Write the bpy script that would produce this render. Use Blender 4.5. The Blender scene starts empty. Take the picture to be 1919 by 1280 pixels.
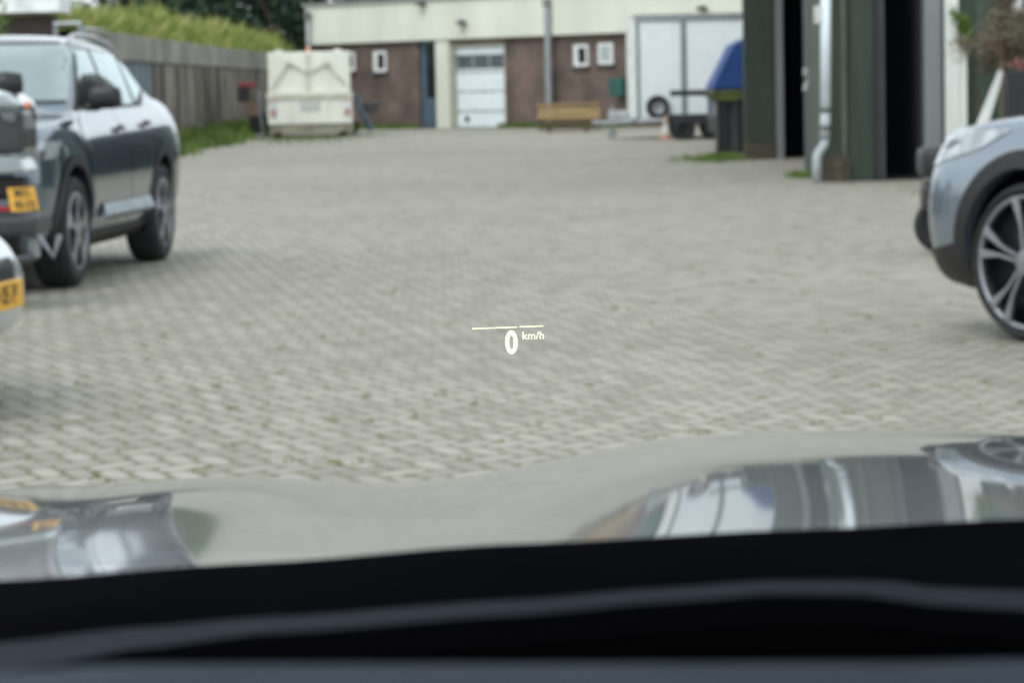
import bpy, bmesh, math, random
from mathutils import Vector, Matrix
from mathutils.bvhtree import BVHTree
random.seed(7)
R = math.radians
scene = bpy.context.scene

# ------------------------------------------------------------------ camera
FPX = 5200.0                      # focal length in photo pixels (photo 1919 wide)
CAMH = 1.25
cam_data = bpy.data.cameras.new('camera')
cam = bpy.data.objects.new('camera', cam_data)
scene.collection.objects.link(cam)
scene.camera = cam
cam_data.sensor_width = 36.0
cam_data.lens = 36.0 * FPX / 1919.0
cam_data.clip_start = 0.05
cam_data.clip_end = 3000
PITCH = math.atan(480.0 / FPX)
ROLL = 0.022
fw = Vector((0, math.cos(PITCH), -math.sin(PITCH)))
rt0 = Vector((1, 0, 0)); up0 = rt0.cross(fw)
rt = rt0 * math.cos(ROLL) - up0 * math.sin(ROLL)
up = up0 * math.cos(ROLL) + rt0 * math.sin(ROLL)
CR = Matrix((rt, up, -fw)).transposed()
cam.matrix_world = Matrix.Translation((0, 0, CAMH)) @ CR.to_4x4()
cam_data.dof.use_dof = True
cam_data.dof.focus_distance = 1.305
cam_data.dof.aperture_fstop = cam_data.lens / 3.2

# ------------------------------------------------------------------ sky, sun, exposure
SUN_EL, SUN_ROT = R(52), R(215)
world = bpy.data.worlds.new("World"); scene.world = world
world.use_nodes = True
wn = world.node_tree; wn.nodes.clear()
def wnode(t, **k):
    n = wn.nodes.new(t)
    for a, b in k.items(): setattr(n, a, b)
    return n
sky = wnode('ShaderNodeTexSky', sky_type='NISHITA', sun_disc=False, sun_elevation=SUN_EL, sun_rotation=SUN_ROT)
sky.air_density = 1.0; sky.dust_density = 2.0
hsv = wnode('ShaderNodeHueSaturation'); hsv.inputs['Saturation'].default_value = 0.5
wn.links.new(sky.outputs[0], hsv.inputs['Color'])
tc = wnode('ShaderNodeTexCoord'); nz = wnode('ShaderNodeTexNoise')
nz.inputs['Scale'].default_value = 2.2; nz.inputs['Detail'].default_value = 6
mp = wnode('ShaderNodeMapping'); mp.inputs['Scale'].default_value = (1, 1, 2.5)
wn.links.new(tc.outputs['Generated'], mp.inputs[0]); wn.links.new(mp.outputs[0], nz.inputs['Vector'])
rmp = wnode('ShaderNodeValToRGB')
rmp.color_ramp.elements[0].position = 0.35; rmp.color_ramp.elements[0].color = (5.2, 5.7, 6.3, 1)
rmp.color_ramp.elements[1].position = 0.7; rmp.color_ramp.elements[1].color = (8.6, 8.8, 8.9, 1)
wn.links.new(nz.outputs[0], rmp.inputs[0])
mx = wnode('ShaderNodeMixRGB'); mx.inputs[0].default_value = 0.8
wn.links.new(hsv.outputs[0], mx.inputs[1]); wn.links.new(rmp.outputs[0], mx.inputs[2])
bg = wnode('ShaderNodeBackground'); bg.inputs[1].default_value = 0.15
wo = wnode('ShaderNodeOutputWorld')
wn.links.new(mx.outputs[0], bg.inputs[0]); wn.links.new(bg.outputs[0], wo.inputs[0])

sun_d = bpy.data.lights.new('sun', 'SUN'); sun_d.energy = 0.9; sun_d.angle = R(22); sun_d.color = (1, .97, .92)
sun = bpy.data.objects.new('sun', sun_d); scene.collection.objects.link(sun)
sdir = Vector((math.sin(SUN_ROT) * math.cos(SUN_EL), math.cos(SUN_ROT) * math.cos(SUN_EL), math.sin(SUN_EL)))
sun.rotation_euler = sdir.to_track_quat('Z', 'Y').to_euler()
scene.view_settings.view_transform = 'Standard'
scene.view_settings.look = 'None'
scene.view_settings.exposure = 0.74
scene.view_settings.gamma = 1
scene.render.engine = 'CYCLES'

# ------------------------------------------------------------------ placing helpers
def ray(px, py):
    return (CR @ Vector(((px - 959.5) / FPX, -(py - 640.0) / FPX, -1.0))).normalized()
def P(px, py, Y):                 # world point seen at photo pixel at forward distance Y
    d = ray(px, py); return Vector((0, 0, CAMH)) + d * (Y / d.y)
def G(px, py, z=0.0):             # point at height z
    d = ray(px, py); return Vector((0, 0, CAMH)) + d * ((z - CAMH) / d.z)

# ------------------------------------------------------------------ materials
MATS = {}
def mat(name, col, rough=0.7, metal=0.0, var=0.15, scale=4.0, coat=0.0, emit=0, col2=None, bump=0.0, stretch=(1, 1, 1), spec=0.5, detail=5, sheen=0, lo=.35, hi=.65):
    if name in MATS: return MATS[name]
    m = bpy.data.materials.new(name); m.use_nodes = True; MATS[name] = m
    nt = m.node_tree; b = nt.nodes['Principled BSDF']
    b.inputs['Roughness'].default_value = rough; b.inputs['Metallic'].default_value = metal
    b.inputs['Specular IOR Level'].default_value = spec
    b.inputs['Coat Weight'].default_value = coat; b.inputs['Coat Roughness'].default_value = 0.03; b.inputs['Coat IOR'].default_value = 1.75 if metal > .5 else 1.5
    if emit:
        b.inputs['Emission Color'].default_value = (*col, 1); b.inputs['Emission Strength'].default_value = emit
    t = nt.nodes.new('ShaderNodeTexCoord'); mpn = nt.nodes.new('ShaderNodeMapping')
    mpn.inputs['Scale'].default_value = stretch
    n = nt.nodes.new('ShaderNodeTexNoise'); n.inputs['Scale'].default_value = scale; n.inputs['Detail'].default_value = detail
    r = nt.nodes.new('ShaderNodeValToRGB')
    c2 = col2 or tuple(min(1, c * (1 + var)) for c in col); c1 = col if col2 else tuple(c * (1 - var) for c in col)
    r.color_ramp.elements[0].position = lo; r.color_ramp.elements[0].color = (*c1, 1)
    r.color_ramp.elements[1].position = hi; r.color_ramp.elements[1].color = (*c2, 1)
    L = nt.links.new
    L(t.outputs['Object'], mpn.inputs[0]); L(mpn.outputs[0], n.inputs['Vector']); L(n.outputs[0], r.inputs[0])
    L(r.outputs[0], b.inputs['Base Color'])
    if bump:
        bp = nt.nodes.new('ShaderNodeBump'); bp.inputs['Strength'].default_value = bump; bp.inputs['Distance'].default_value = 0.02
        L(n.outputs[0], bp.inputs['Height']); L(bp.outputs[0], b.inputs['Normal'])
    return m

def brick_mat(name, c1, c2, mortar, bw=.22, bh=.065, dirt=.5):
    m = bpy.data.materials.new(name); m.use_nodes = True; MATS[name] = m
    nt = m.node_tree; b = nt.nodes['Principled BSDF']; b.inputs['Roughness'].default_value = .85
    L = nt.links.new
    t = nt.nodes.new('ShaderNodeTexCoord'); sx = nt.nodes.new('ShaderNodeSeparateXYZ'); ad = nt.nodes.new('ShaderNodeMath')
    cx = nt.nodes.new('ShaderNodeCombineXYZ')
    L(t.outputs['Object'], sx.inputs[0]); L(sx.outputs[0], ad.inputs[0]); L(sx.outputs[1], ad.inputs[1])
    L(ad.outputs[0], cx.inputs[0]); L(sx.outputs[2], cx.inputs[1])
    br = nt.nodes.new('ShaderNodeTexBrick')
    br.inputs['Color1'].default_value = (*c1, 1); br.inputs['Color2'].default_value = (*c2, 1); br.inputs['Mortar'].default_value = (*mortar, 1)
    br.inputs['Scale'].default_value = 1; br.inputs['Brick Width'].default_value = bw; br.inputs['Row Height'].default_value = bh
    br.inputs['Mortar Size'].default_value = .008
    L(cx.outputs[0], br.inputs['Vector'])
    n = nt.nodes.new('ShaderNodeTexNoise'); n.inputs['Scale'].default_value = .9; n.inputs['Detail'].default_value = 6
    L(t.outputs['Object'], n.inputs['Vector'])
    mr = nt.nodes.new('ShaderNodeMapRange'); mr.inputs[1].default_value = .3; mr.inputs[2].default_value = .7
    mr.inputs[3].default_value = 1 - dirt * .5; mr.inputs[4].default_value = 1 + dirt * .4
    L(n.outputs[0], mr.inputs[0])
    mm = nt.nodes.new('ShaderNodeMixRGB'); mm.blend_type = 'MULTIPLY'; mm.inputs[0].default_value = 1
    L(br.outputs[0], mm.inputs[1]); L(mr.outputs[0], mm.inputs[2]); L(mm.outputs[0], b.inputs['Base Color'])
    return m

def foliage_mat(name, a, b_, c):
    m = bpy.data.materials.new(name); m.use_nodes = True; MATS[name] = m
    nt = m.node_tree; b = nt.nodes['Principled BSDF']; b.inputs['Roughness'].default_value = .6
    b.inputs['Specular IOR Level'].default_value = .25
    L = nt.links.new
    t = nt.nodes.new('ShaderNodeTexCoord'); n = nt.nodes.new('ShaderNodeTexNoise'); n.inputs['Scale'].default_value = 1.3; n.inputs['Detail'].default_value = 3
    L(t.outputs['Object'], n.inputs['Vector'])
    g = nt.nodes.new('ShaderNodeNewGeometry')
    ad = nt.nodes.new('ShaderNodeMath'); ad.operation = 'MULTIPLY_ADD'; ad.inputs[1].default_value = .35
    L(g.outputs['Random Per Island'], ad.inputs[0]); L(n.outputs[0], ad.inputs[2])
    r = nt.nodes.new('ShaderNodeValToRGB'); r.color_ramp.elements[0].position = .4; r.color_ramp.elements[0].color = (*a, 1)
    r.color_ramp.elements[1].position = .95; r.color_ramp.elements[1].color = (*c, 1)
    e = r.color_ramp.elements.new(.68); e.color = (*b_, 1)
    L(ad.outputs[0], r.inputs[0]); L(r.outputs[0], b.inputs['Base Color'])
    return m

def paving_mat():
    m = bpy.data.materials.new('herringbone_paving'); m.use_nodes = True
    nt = m.node_tree; b = nt.nodes['Principled BSDF']; b.inputs['Roughness'].default_value = .8
    L = nt.links.new
    def M(op, a, c=None, d=None, clamp=False):
        n = nt.nodes.new('ShaderNodeMath'); n.operation = op; n.use_clamp = clamp
        for i, v in enumerate((a, c, d)):
            if v is None: continue
            if isinstance(v, (int, float)): n.inputs[i].default_value = v
            else: L(v, n.inputs[i])
        return n.outputs[0]
    t = nt.nodes.new('ShaderNodeTexCoord')
    pm = nt.nodes.new('ShaderNodeMapping'); pm.inputs['Scale'].default_value = (1, 1 / 1.5, 1)
    L(t.outputs['Object'], pm.inputs[0])
    wnz = nt.nodes.new('ShaderNodeTexNoise'); wnz.inputs['Scale'].default_value = .9; wnz.inputs['Detail'].default_value = 2
    L(pm.outputs[0], wnz.inputs['Vector'])
    wob = nt.nodes.new('ShaderNodeVectorMath'); wob.operation = 'MULTIPLY_ADD'; wob.inputs[1].default_value = (.07, .07, 0)
    L(wnz.outputs['Color'], wob.inputs[0]); L(pm.outputs[0], wob.inputs[2])
    rm = nt.nodes.new('ShaderNodeMapping'); rm.inputs['Rotation'].default_value = (0, 0, R(45 + 12)); rm.inputs['Scale'].default_value = (1 / .088,) * 3
    L(wob.outputs[0], rm.inputs[0])
    s = nt.nodes.new('ShaderNodeSeparateXYZ'); L(rm.outputs[0], s.inputs[0])
    u = M('ADD', s.outputs[0], 4000.0); v = M('ADD', s.outputs[1], 4000.0)
    i = M('FLOOR', u); j = M('FLOOR', v); fu = M('FRACT', u); fv = M('FRACT', v)
    k = M('MODULO', M('ADD', M('SUBTRACT', i, j), 8000.0), 4.0)
    def eq(val): return M('COMPARE', k, val, .25)
    e0, e1, e2, e3 = eq(0), eq(1), eq(2), eq(3)
    dl = M('ADD', fu, e1); dr = M('ADD', M('SUBTRACT', 1.0, fu), e0)
    db = M('ADD', fv, e2); dt = M('ADD', M('SUBTRACT', 1.0, fv), e3)
    d = M('MINIMUM', M('MINIMUM', dl, dr), M('MINIMUM', db, dt))
    # corner distance: moss sits where joints meet
    sec = M('MAXIMUM', M('MINIMUM', dl, dr), M('MINIMUM', db, dt))
    bi = M('SUBTRACT', i, e1); bj = M('SUBTRACT', j, e2)
    cv = nt.nodes.new('ShaderNodeCombineXYZ'); L(bi, cv.inputs[0]); L(bj, cv.inputs[1])
    wnn = nt.nodes.new('ShaderNodeTexWhiteNoise'); wnn.noise_dimensions = '3D'; L(cv.outputs[0], wnn.inputs['Vector'])
    def noise(sc, det=4, src=None, rough=.55):
        n = nt.nodes.new('ShaderNodeTexNoise'); n.inputs['Scale'].default_value = sc; n.inputs['Detail'].default_value = det; n.inputs['Roughness'].default_value = rough
        L(src or t.outputs['Object'], n.inputs['Vector']); return n.outputs[0]
    big = noise(.16, 5); mid = noise(1.1, 5); fine = noise(26, 3); patch = noise(.45, 4)
    br = nt.nodes.new('ShaderNodeValToRGB'); cr = br.color_ramp
    cr.elements[0].position = 0; cr.elements[0].color = (.250, .230, .196, 1)
    cr.elements[1].position = 1; cr.elements[1].color = (.350, .326, .284, 1)
    e = cr.elements.new(.5); e.color = (.305, .286, .248, 1)
    L(wnn.outputs[0], br.inputs[0])
    var = M('ADD', M('ADD', M('MULTIPLY', big, .5), M('MULTIPLY', mid, .35)), M('MULTIPLY', fine, .25))
    var = M('ADD', var, .45)
    mul = nt.nodes.new('ShaderNodeMixRGB'); mul.blend_type = 'MULTIPLY'; mul.inputs[0].default_value = 1
    L(br.outputs[0], mul.inputs[1]); L(var, mul.inputs[2])
    # joint mask, patchy
    jr = nt.nodes.new('ShaderNodeMapRange'); jr.inputs[1].default_value = .05; jr.inputs[2].default_value = .15; jr.inputs[3].default_value = 1; jr.inputs[4].default_value = 0
    L(d, jr.inputs[0])
    jvis = M('MULTIPLY', jr.outputs[0], M('MULTIPLY_ADD', mid, 1.8, -.2, True))
    m1 = nt.nodes.new('ShaderNodeMixRGB'); L(M('MULTIPLY', jvis, .8), m1.inputs[0]); L(mul.outputs[0], m1.inputs[1]); m1.inputs[2].default_value = (.09, .085, .062, 1)
    # moss and dirt collect at the corners of the blocks
    cm = nt.nodes.new('ShaderNodeMapRange'); cm.interpolation_type = 'SMOOTHSTEP'; cm.inputs[1].default_value = .15; cm.inputs[2].default_value = .68; cm.inputs[3].default_value = 1; cm.inputs[4].default_value = 0
    mo = noise(7.0, 2); mo2 = noise(9.0, 2, rm.outputs[0])
    L(M('ADD', M('ADD', sec, M('MULTIPLY', d, 1.1)), M('MULTIPLY', mo, .12)), cm.inputs[0])
    dk = M('MULTIPLY', cm.outputs[0], M('MULTIPLY_ADD', M('ADD', mo, M('MULTIPLY', mid, .6)), 6.0, -3.9, True))
    m15 = nt.nodes.new('ShaderNodeMixRGB'); L(M('MULTIPLY', dk, .85), m15.inputs[0]); L(m1.outputs[0], m15.inputs[1]); m15.inputs[2].default_value = (.095, .092, .075, 1)
    mossv = M('MULTIPLY', cm.outputs[0], M('MULTIPLY_ADD', M('ADD', noise(5.5, 2, pm.outputs[0]), M('MULTIPLY', patch, 1.1)), 6.0, -4.7, True))
    mossv = M('MULTIPLY', mossv, .95)
    mc = nt.nodes.new('ShaderNodeMixRGB'); L(fine, mc.inputs[0]); mc.inputs[1].default_value = (.10, .105, .022, 1); mc.inputs[2].default_value = (.15, .155, .035, 1)
    m2 = nt.nodes.new('ShaderNodeMixRGB'); L(mossv, m2.inputs[0]); L(m15.outputs[0], m2.inputs[1]); L(mc.outputs[0], m2.inputs[2])
    # oil / dirt stains
    st = noise(.75, 6, None, .7)
    sv = M('MULTIPLY_ADD', st, 6.0, -3.7, True)
    m3 = nt.nodes.new('ShaderNodeMixRGB'); m3.blend_type = 'MULTIPLY'; L(M('MULTIPLY', sv, .45), m3.inputs[0]); L(m2.outputs[0], m3.inputs[1]); m3.inputs[2].default_value = (.45, .44, .42, 1)
    L(m3.outputs[0], b.inputs['Base Color'])
    bp = nt.nodes.new('ShaderNodeBump'); bp.inputs['Strength'].default_value = .5; bp.inputs['Distance'].default_value = .01
    hh = nt.nodes.new('ShaderNodeMapRange'); hh.inputs[2].default_value = .12; L(d, hh.inputs[0])
    L(M('ADD', hh.outputs[0], M('MULTIPLY', wnn.outputs[0], .4)), bp.inputs['Height']); L(bp.outputs[0], b.inputs['Normal'])
    return m

def glass_mat(name, tint, refl):
    m = bpy.data.materials.new(name); m.use_nodes = True; nt = m.node_tree; L = nt.links.new
    nt.nodes.clear()
    o = nt.nodes.new('ShaderNodeOutputMaterial'); tr = nt.nodes.new('ShaderNodeBsdfTransparent'); gl = nt.nodes.new('ShaderNodeBsdfGlossy')
    tr.inputs[0].default_value = (*tint, 1); gl.inputs['Roughness'].default_value = 0.01
    fr = nt.nodes.new('ShaderNodeFresnel'); fr.inputs[0].default_value = 1.35
    mu = nt.nodes.new('ShaderNodeMath'); mu.operation = 'MULTIPLY'; mu.inputs[1].default_value = refl
    mx_ = nt.nodes.new('ShaderNodeMixShader')
    L(fr.outputs[0], mu.inputs[0]); L(mu.outputs[0], mx_.inputs[0]); L(tr.outputs[0], mx_.inputs[1]); L(gl.outputs[0], mx_.inputs[2]); L(mx_.outputs[0], o.inputs[0])
    return m

def car_glass(name, col=(.02, .03, .03), amt=.3, rc=(.8, .95, .95)):
    m = bpy.data.materials.new(name); m.use_nodes = True; nt = m.node_tree; L = nt.links.new
    b = nt.nodes['Principled BSDF']; b.inputs['Base Color'].default_value = (*col, 1); b.inputs['Roughness'].default_value = .15
    gl = nt.nodes.new('ShaderNodeBsdfGlossy'); gl.inputs['Roughness'].default_value = .02; gl.inputs['Color'].default_value = (*rc, 1)
    lw = nt.nodes.new('ShaderNodeLayerWeight'); lw.inputs[0].default_value = .35
    mr = nt.nodes.new('ShaderNodeMapRange'); mr.inputs[3].default_value = amt; mr.inputs[4].default_value = 1
    L(lw.outputs['Fresnel'], mr.inputs[0])
    mx_ = nt.nodes.new('ShaderNodeMixShader'); L(mr.outputs[0], mx_.inputs[0]); L(b.outputs[0], mx_.inputs[1]); L(gl.outputs[0], mx_.inputs[2])
    L(mx_.outputs[0], nt.nodes['Material Output'].inputs[0]); return m

M_black = mat('black_plastic', (.012, .012, .013), .45, var=.2)
M_rubber = mat('tyre_rubber', (.018, .018, .019), .8, var=.25, scale=20)
M_matte = mat('matt_black', (.0035, .0035, .0042), .9, spec=0)
M_chrome = mat('bright_metal', (.75, .76, .78), .2, 1.0, var=.05)
M_alu = mat('alloy', (.62, .63, .66), .28, .9, var=.05)
M_galv = mat('galvanised_steel', (.36, .38, .40), .45, .6, var=.15, scale=9)
M_white = mat('white_paint', (.74, .76, .75), .4, var=.05, scale=3)
M_glass = car_glass('car_window_glass')
M_dglass = car_glass('dark_window_glass', (.01, .012, .014), .06, (.7, .8, .85))
M_red = mat('red_lens', (.42, .012, .012), .2, coat=1)
M_orange = mat('orange_lens', (.62, .24, .12), .3, coat=1)
M_yellow = mat('yellow_plate', (.80, .42, .03), .4, var=.06)
M_ink = mat('plate_ink', (.015, .015, .02), .5)
M_leafgreen = foliage_mat('grass_green', (.05, .10, .02), (.11, .18, .035), (.20, .24, .06))
M_drygrass = foliage_mat('meadow_grass', (.11, .18, .035), (.24, .31, .07), (.48, .42, .18))
M_tree = foliage_mat('tree_leaves', (.006, .018, .011), (.014, .036, .018), (.035, .07, .03))
M_bark = mat('bark', (.07, .055, .04), .9, var=.3, bump=.5)

# ------------------------------------------------------------------ mesh helpers
class MB:
    def __init__(s): s.bm = bmesh.new()
    def box(s, c, d, rot=None, bev=0):
        r = bmesh.ops.create_cube(s.bm, size=1); vs = r['verts']
        bmesh.ops.scale(s.bm, vec=d, verts=vs)
        if bev:
            es = list({e for v in vs for e in v.link_edges})
            rr = bmesh.ops.bevel(s.bm, geom=es, offset=bev, segments=2, affect='EDGES', profile=.6)
            vs = list({v for f in rr['faces'] for v in f.verts} | {v for v in vs if v.is_valid})
        if rot: bmesh.ops.rotate(s.bm, cent=(0, 0, 0), matrix=rot, verts=vs)
        bmesh.ops.translate(s.bm, vec=c, verts=vs); return vs
    def b2(s, a, b, bev=0):       # box from corner to corner
        a, b = Vector(a), Vector(b)
        return s.box((a + b) / 2, [abs(v) for v in (b - a)], bev=bev)
    def prism(s, pts, off):       # polygon (3D pts) extruded by vector
        off = Vector(off)
        v1 = [s.bm.verts.new(p) for p in pts]; v2 = [s.bm.verts.new(Vector(p) + off) for p in pts]
        n = len(pts)
        s.bm.faces.new(v1); s.bm.faces.new(v2[::-1])
        for i in range(n): s.bm.faces.new((v1[i], v2[i], v2[(i + 1) % n], v1[(i + 1) % n]))
        return v1 + v2
    def tube(s, path, r, seg=10, caps=True):
        path = [Vector(p) for p in path]; rs = r if isinstance(r, (list, tuple)) else [r] * len(path)
        rings = []; ref = None
        for i, p in enumerate(path):
            if i == 0: t = path[1] - p
            elif i == len(path) - 1: t = p - path[i - 1]
            else: t = (path[i + 1] - p).normalized() + (p - path[i - 1]).normalized()
            t.normalize()
            if ref is None: ref = Vector((0, 0, 1)) if abs(t.z) < .9 else Vector((1, 0, 0))
            a = t.cross(ref).normalized(); b = t.cross(a).normalized(); ref = a.cross(t)
            if ref.length < .1: ref = Vector((0, 0, 1))
            rings.append([s.bm.verts.new(p + (a * math.cos(k * 2 * math.pi / seg) + b * math.sin(k * 2 * math.pi / seg)) * rs[i]) for k in range(seg)])
        for i in range(len(rings) - 1):
            for k in range(seg):
                s.bm.faces.new((rings[i][k], rings[i][(k + 1) % seg], rings[i + 1][(k + 1) % seg], rings[i + 1][k]))
        if caps:
            s.bm.faces.new(rings[0][::-1]); s.bm.faces.new(rings[-1])
    def lathe(s, prof, c=(0, 0, 0), axis='Y', seg=40, close=False):   # prof: (r, h)
        c = Vector(c); rings = []
        for r_, h in prof:
            ring = []
            for k in range(seg):
                a = 2 * math.pi * k / seg; x, y = r_ * math.cos(a), r_ * math.sin(a)
                p = {'Y': Vector((x, h, y)), 'Z': Vector((x, y, h)), 'X': Vector((h, x, y))}[axis]
                ring.append(s.bm.verts.new(c + p))
            rings.append(ring)
        m = len(rings); rng = range(m if close else m - 1)
        for i in rng:
            for k in range(seg):
                s.bm.faces.new((rings[i][k], rings[i][(k + 1) % seg], rings[(i + 1) % m][(k + 1) % seg], rings[(i + 1) % m][k]))
    def grid(s, rows):
        vv = [[s.bm.verts.new(p) for p in r] for r in rows]
        for i in range(len(vv) - 1):
            for j in range(len(vv[0]) - 1):
                s.bm.faces.new((vv[i][j], vv[i][j + 1], vv[i + 1][j + 1], vv[i + 1][j]))
        return vv
    def build(s, name, m, parent=None, smooth=False, bevel=0, sub=0, solid=0, recalc=True):
        if recalc: bmesh.ops.recalc_face_normals(s.bm, faces=s.bm.faces)
        me = bpy.data.meshes.new(name); s.bm.to_mesh(me); s.bm.free()
        me.materials.append(m); o = bpy.data.objects.new(name, me); scene.collection.objects.link(o)
        if parent: o.parent = parent
        if smooth:
            me.polygons.foreach_set('use_smooth', [True] * len(me.polygons))
        if solid:
            md = o.modifiers.new('solid', 'SOLIDIFY'); md.thickness = solid; md.offset = 1
        if bevel:
            md = o.modifiers.new('bevel', 'BEVEL'); md.width = bevel; md.segments = 2; md.limit_method = 'ANGLE'
        if sub:
            md = o.modifiers.new('sub', 'SUBSURF'); md.levels = sub; md.render_levels = sub
        return o
def tag(o, label=None, cat=None, group=None, kind=None):
    if label: o['label'] = label
    if cat: o['category'] = cat
    if group: o['group'] = group
    if kind: o['kind'] = kind
    return o
def thing(name, loc, label, cat, rz=0, group=None):
    o = bpy.data.objects.new(name, None); scene.collection.objects.link(o)
    o.location = loc; o.rotation_euler = (0, 0, rz); o.empty_display_size = .2
    return tag(o, label, cat, group)
def copy_tree(o, parent=None):
    c = o.copy(); scene.collection.objects.link(c)
    if parent: c.parent = parent
    for ch in [x for x in scene.objects if x.parent == o]: copy_tree(ch, c)
    return c
def fnt_text(txt, size, name, m, parent, loc, rot, ext=.001, bold=.0, sx=1.0, align='CENTER'):
    cu = bpy.data.curves.new(name, 'FONT'); cu.body = txt; cu.size = size; cu.extrude = ext; cu.align_x = align; cu.align_y = 'CENTER'; cu.offset = bold
    t = bpy.data.objects.new(name, cu); scene.collection.objects.link(t)
    dg = bpy.context.evaluated_depsgraph_get(); me = bpy.data.meshes.new_from_object(t.evaluated_get(dg))
    bpy.data.objects.remove(t)
    me.materials.clear(); me.materials.append(m)
    o = bpy.data.objects.new(name, me); scene.collection.objects.link(o)
    o.parent = parent; o.location = loc; o.rotation_euler = rot; o.scale = (sx, 1, 1); return o

# ================================================================== SETTING
mb = MB(); mb.grid([[(-900, -200, -.03), (900, -200, -.03)], [(-900, 1500, -.03), (900, 1500, -.03)]])
tag(mb.build('ground', mat('field', (.06, .09, .03), .9, var=.4, scale=.05)), kind='structure')
mb = MB(); mb.grid([[(-30, -15, 0), (30, -15, 0)], [(-30, 125, 0), (30, 125, 0)]])
tag(mb.build('yard_paving', paving_mat()), kind='structure')

# ---- brick workshop at the end of the yard -------------------------------
FA = P(590, 168, 5200 / 58.5); FA.z = 0
FB = P(1180, 155, 5200 / 65.5); FB.z = 0
fdir = (FB - FA).normalized(); FANG = math.atan2(fdir.y, fdir.x)
def FU(px, py=160):               # distance along facade at photo column
    d = ray(px, py); # solve  t*d.xy = FA + u*fdir
    det = d.x * (-fdir.y) - (-fdir.x) * d.y
    t = (FA.x * (-fdir.y) - (-fdir.x) * FA.y) / det
    u = (d.x * FA.y - d.y * FA.x) / det
    return u
def FZ(px, py):
    d = ray(px, py); u = FU(px, py); p = FA + fdir * u
    return CAMH + d.z * (p.y / d.y)
M_cream = mat('cream_render', (.66, .68, .585), .7, var=.07, scale=.8, stretch=(1, 1, .4))
M_brick = brick_mat('dark_brick', (.150, .092, .074), (.105, .072, .060), (.15, .13, .115), dirt=1.0)
M_doorblue = mat('blue_grey_paint', (.075, .12, .17), .5, var=.15, scale=2)
FH = FZ(890, 72); FT = FZ(700, 5.5)
FL = 25.0
bd = thing('workshop_building', FA, 'brick workshop with deep cream fascia and white garage door closing the far end', 'building', FANG)
def flocal(px, py): return FU(px, py), FZ(px, py)
op_list = []                       # openings along u: (u0,u1,z1)
u_bd0, u_bd1 = FU(786), FU(821); u_pl0, u_pl1 = FU(822), FU(846); u_g0, u_g1 = FU(850), FU(946)
zg = FZ(898, 84)
mb = MB()
mb.b2((0, 0, 0), (u_bd0, .3, FH)); mb.b2((u_g1 + .03, 0, 0), (FL, .3, FH)); mb.b2((u_pl1, .0, zg + .05), (u_g1 + .03, .3, FH))
mb.b2((0, .3, 0), (.3, 12, FH)); mb.b2((0, 12, 0), (FL, 12.3, FH)); mb.b2((FL - .3, .3, 0), (FL, 12, FH))
mb.build('wall', M_brick, bd)
mb = MB(); mb.b2((-.15, -.18, FH), (FL + .15, 12.4, FT)); mb.build('fascia', M_cream, bd, bevel=.02)
mb = MB(); mb.b2((-.22, -.26, FT + .002), (FL + .2, 12.5, FT + .09)); mb.build('roof', mat('roof_trim', (.28, .29, .28), .6), bd)
mb = MB(); mb.b2((u_pl0, -.12, 0), (u_pl1, .3, FH - .003)); mb.build('pillar', M_cream, bd, bevel=.015)
mb = MB(); mb.b2((u_bd0 + .02, .08, .02), (u_bd1, .14, FH - .02)); dr = mb.build('door', M_doorblue, bd)
mb = MB(); dw = u_bd1 - u_bd0
mb.b2((u_bd0 + dw * .32, .06, .95), (u_bd1 - dw * .08, .082, FH - .12)); mb.build('door_pane', M_dglass, dr)
mb = MB(); mb.b2((u_bd0 + .12, .03, 1.0), (u_bd0 + .15, .078, 1.12)); mb.build('handle', M_alu, dr)
# garage door
gw = u_g1 - u_g0
mb = MB(); zs = [0.02, FZ(898, 207), FZ(898, 170), FZ(898, 133)]
for a, b in zip(zs[:-1], zs[1:]): mb.b2((u_g0 + .04, .10, a + .01), (u_g1 - .03, .15, b - .05), bev=.006)
mb.b2((u_g0 + .04, .10, zs[3] + .01), (u_g1 - .03, .15, zs[3] + .07)); mb.b2((u_g0 + .04, .10, FZ(898, 101)), (u_g1 - .03, .15, zg - .02))
gd = mb.build('garage_door', mat('garage_white', (.74, .82, .86), .4, var=.05), bd)
mb = MB(); mb.b2((u_g0 + .04, .125, 0.02), (u_g1 - .03, .14, zs[3])); mb.build('panel_groove', mat('groove_grey', (.33, .38, .40), .6), gd)
z0, z1 = zs[3] + .07, FZ(898, 101); n = 3
for k in range(3):
    a = u_g0 + .06 + k * (gw - .1) / 3; mb = MB(); mb.b2((a + .05, .115, z0 + .03), (a + (gw - .1) / 3 - .05, .135, z1 - .03)); mb.build('door_window', mat('grey_pane', (.10, .12, .135), .2, var=.2), gd)
mb = MB(); mb.b2((u_g0 + .04, .12, z0), (u_g1 - .03, .126, z1)); mb.build('window_frame', mat('frame_grey', (.25, .28, .29), .5), gd)
uh, zh = flocal(872, 223); mb = MB(); mb.b2((uh - .06, .05, zh - .09), (uh + .06, .105, zh + .09), bev=.01); mb.build('handle', M_black, gd)
mb = MB(); mb.b2((u_pl1, -.05, 0), (u_g0 + .035, .25, zg)); mb.b2((u_g1 - .025, -.0, 0), (u_g1 + .028, .25, zg)); mb.b2((u_pl1, -.03, zg + .001), (u_g1 + .03, .2, zg + .05)); mb.build('door_frame', mat('frame_cream', (.40, .39, .31), .6), bd)
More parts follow.
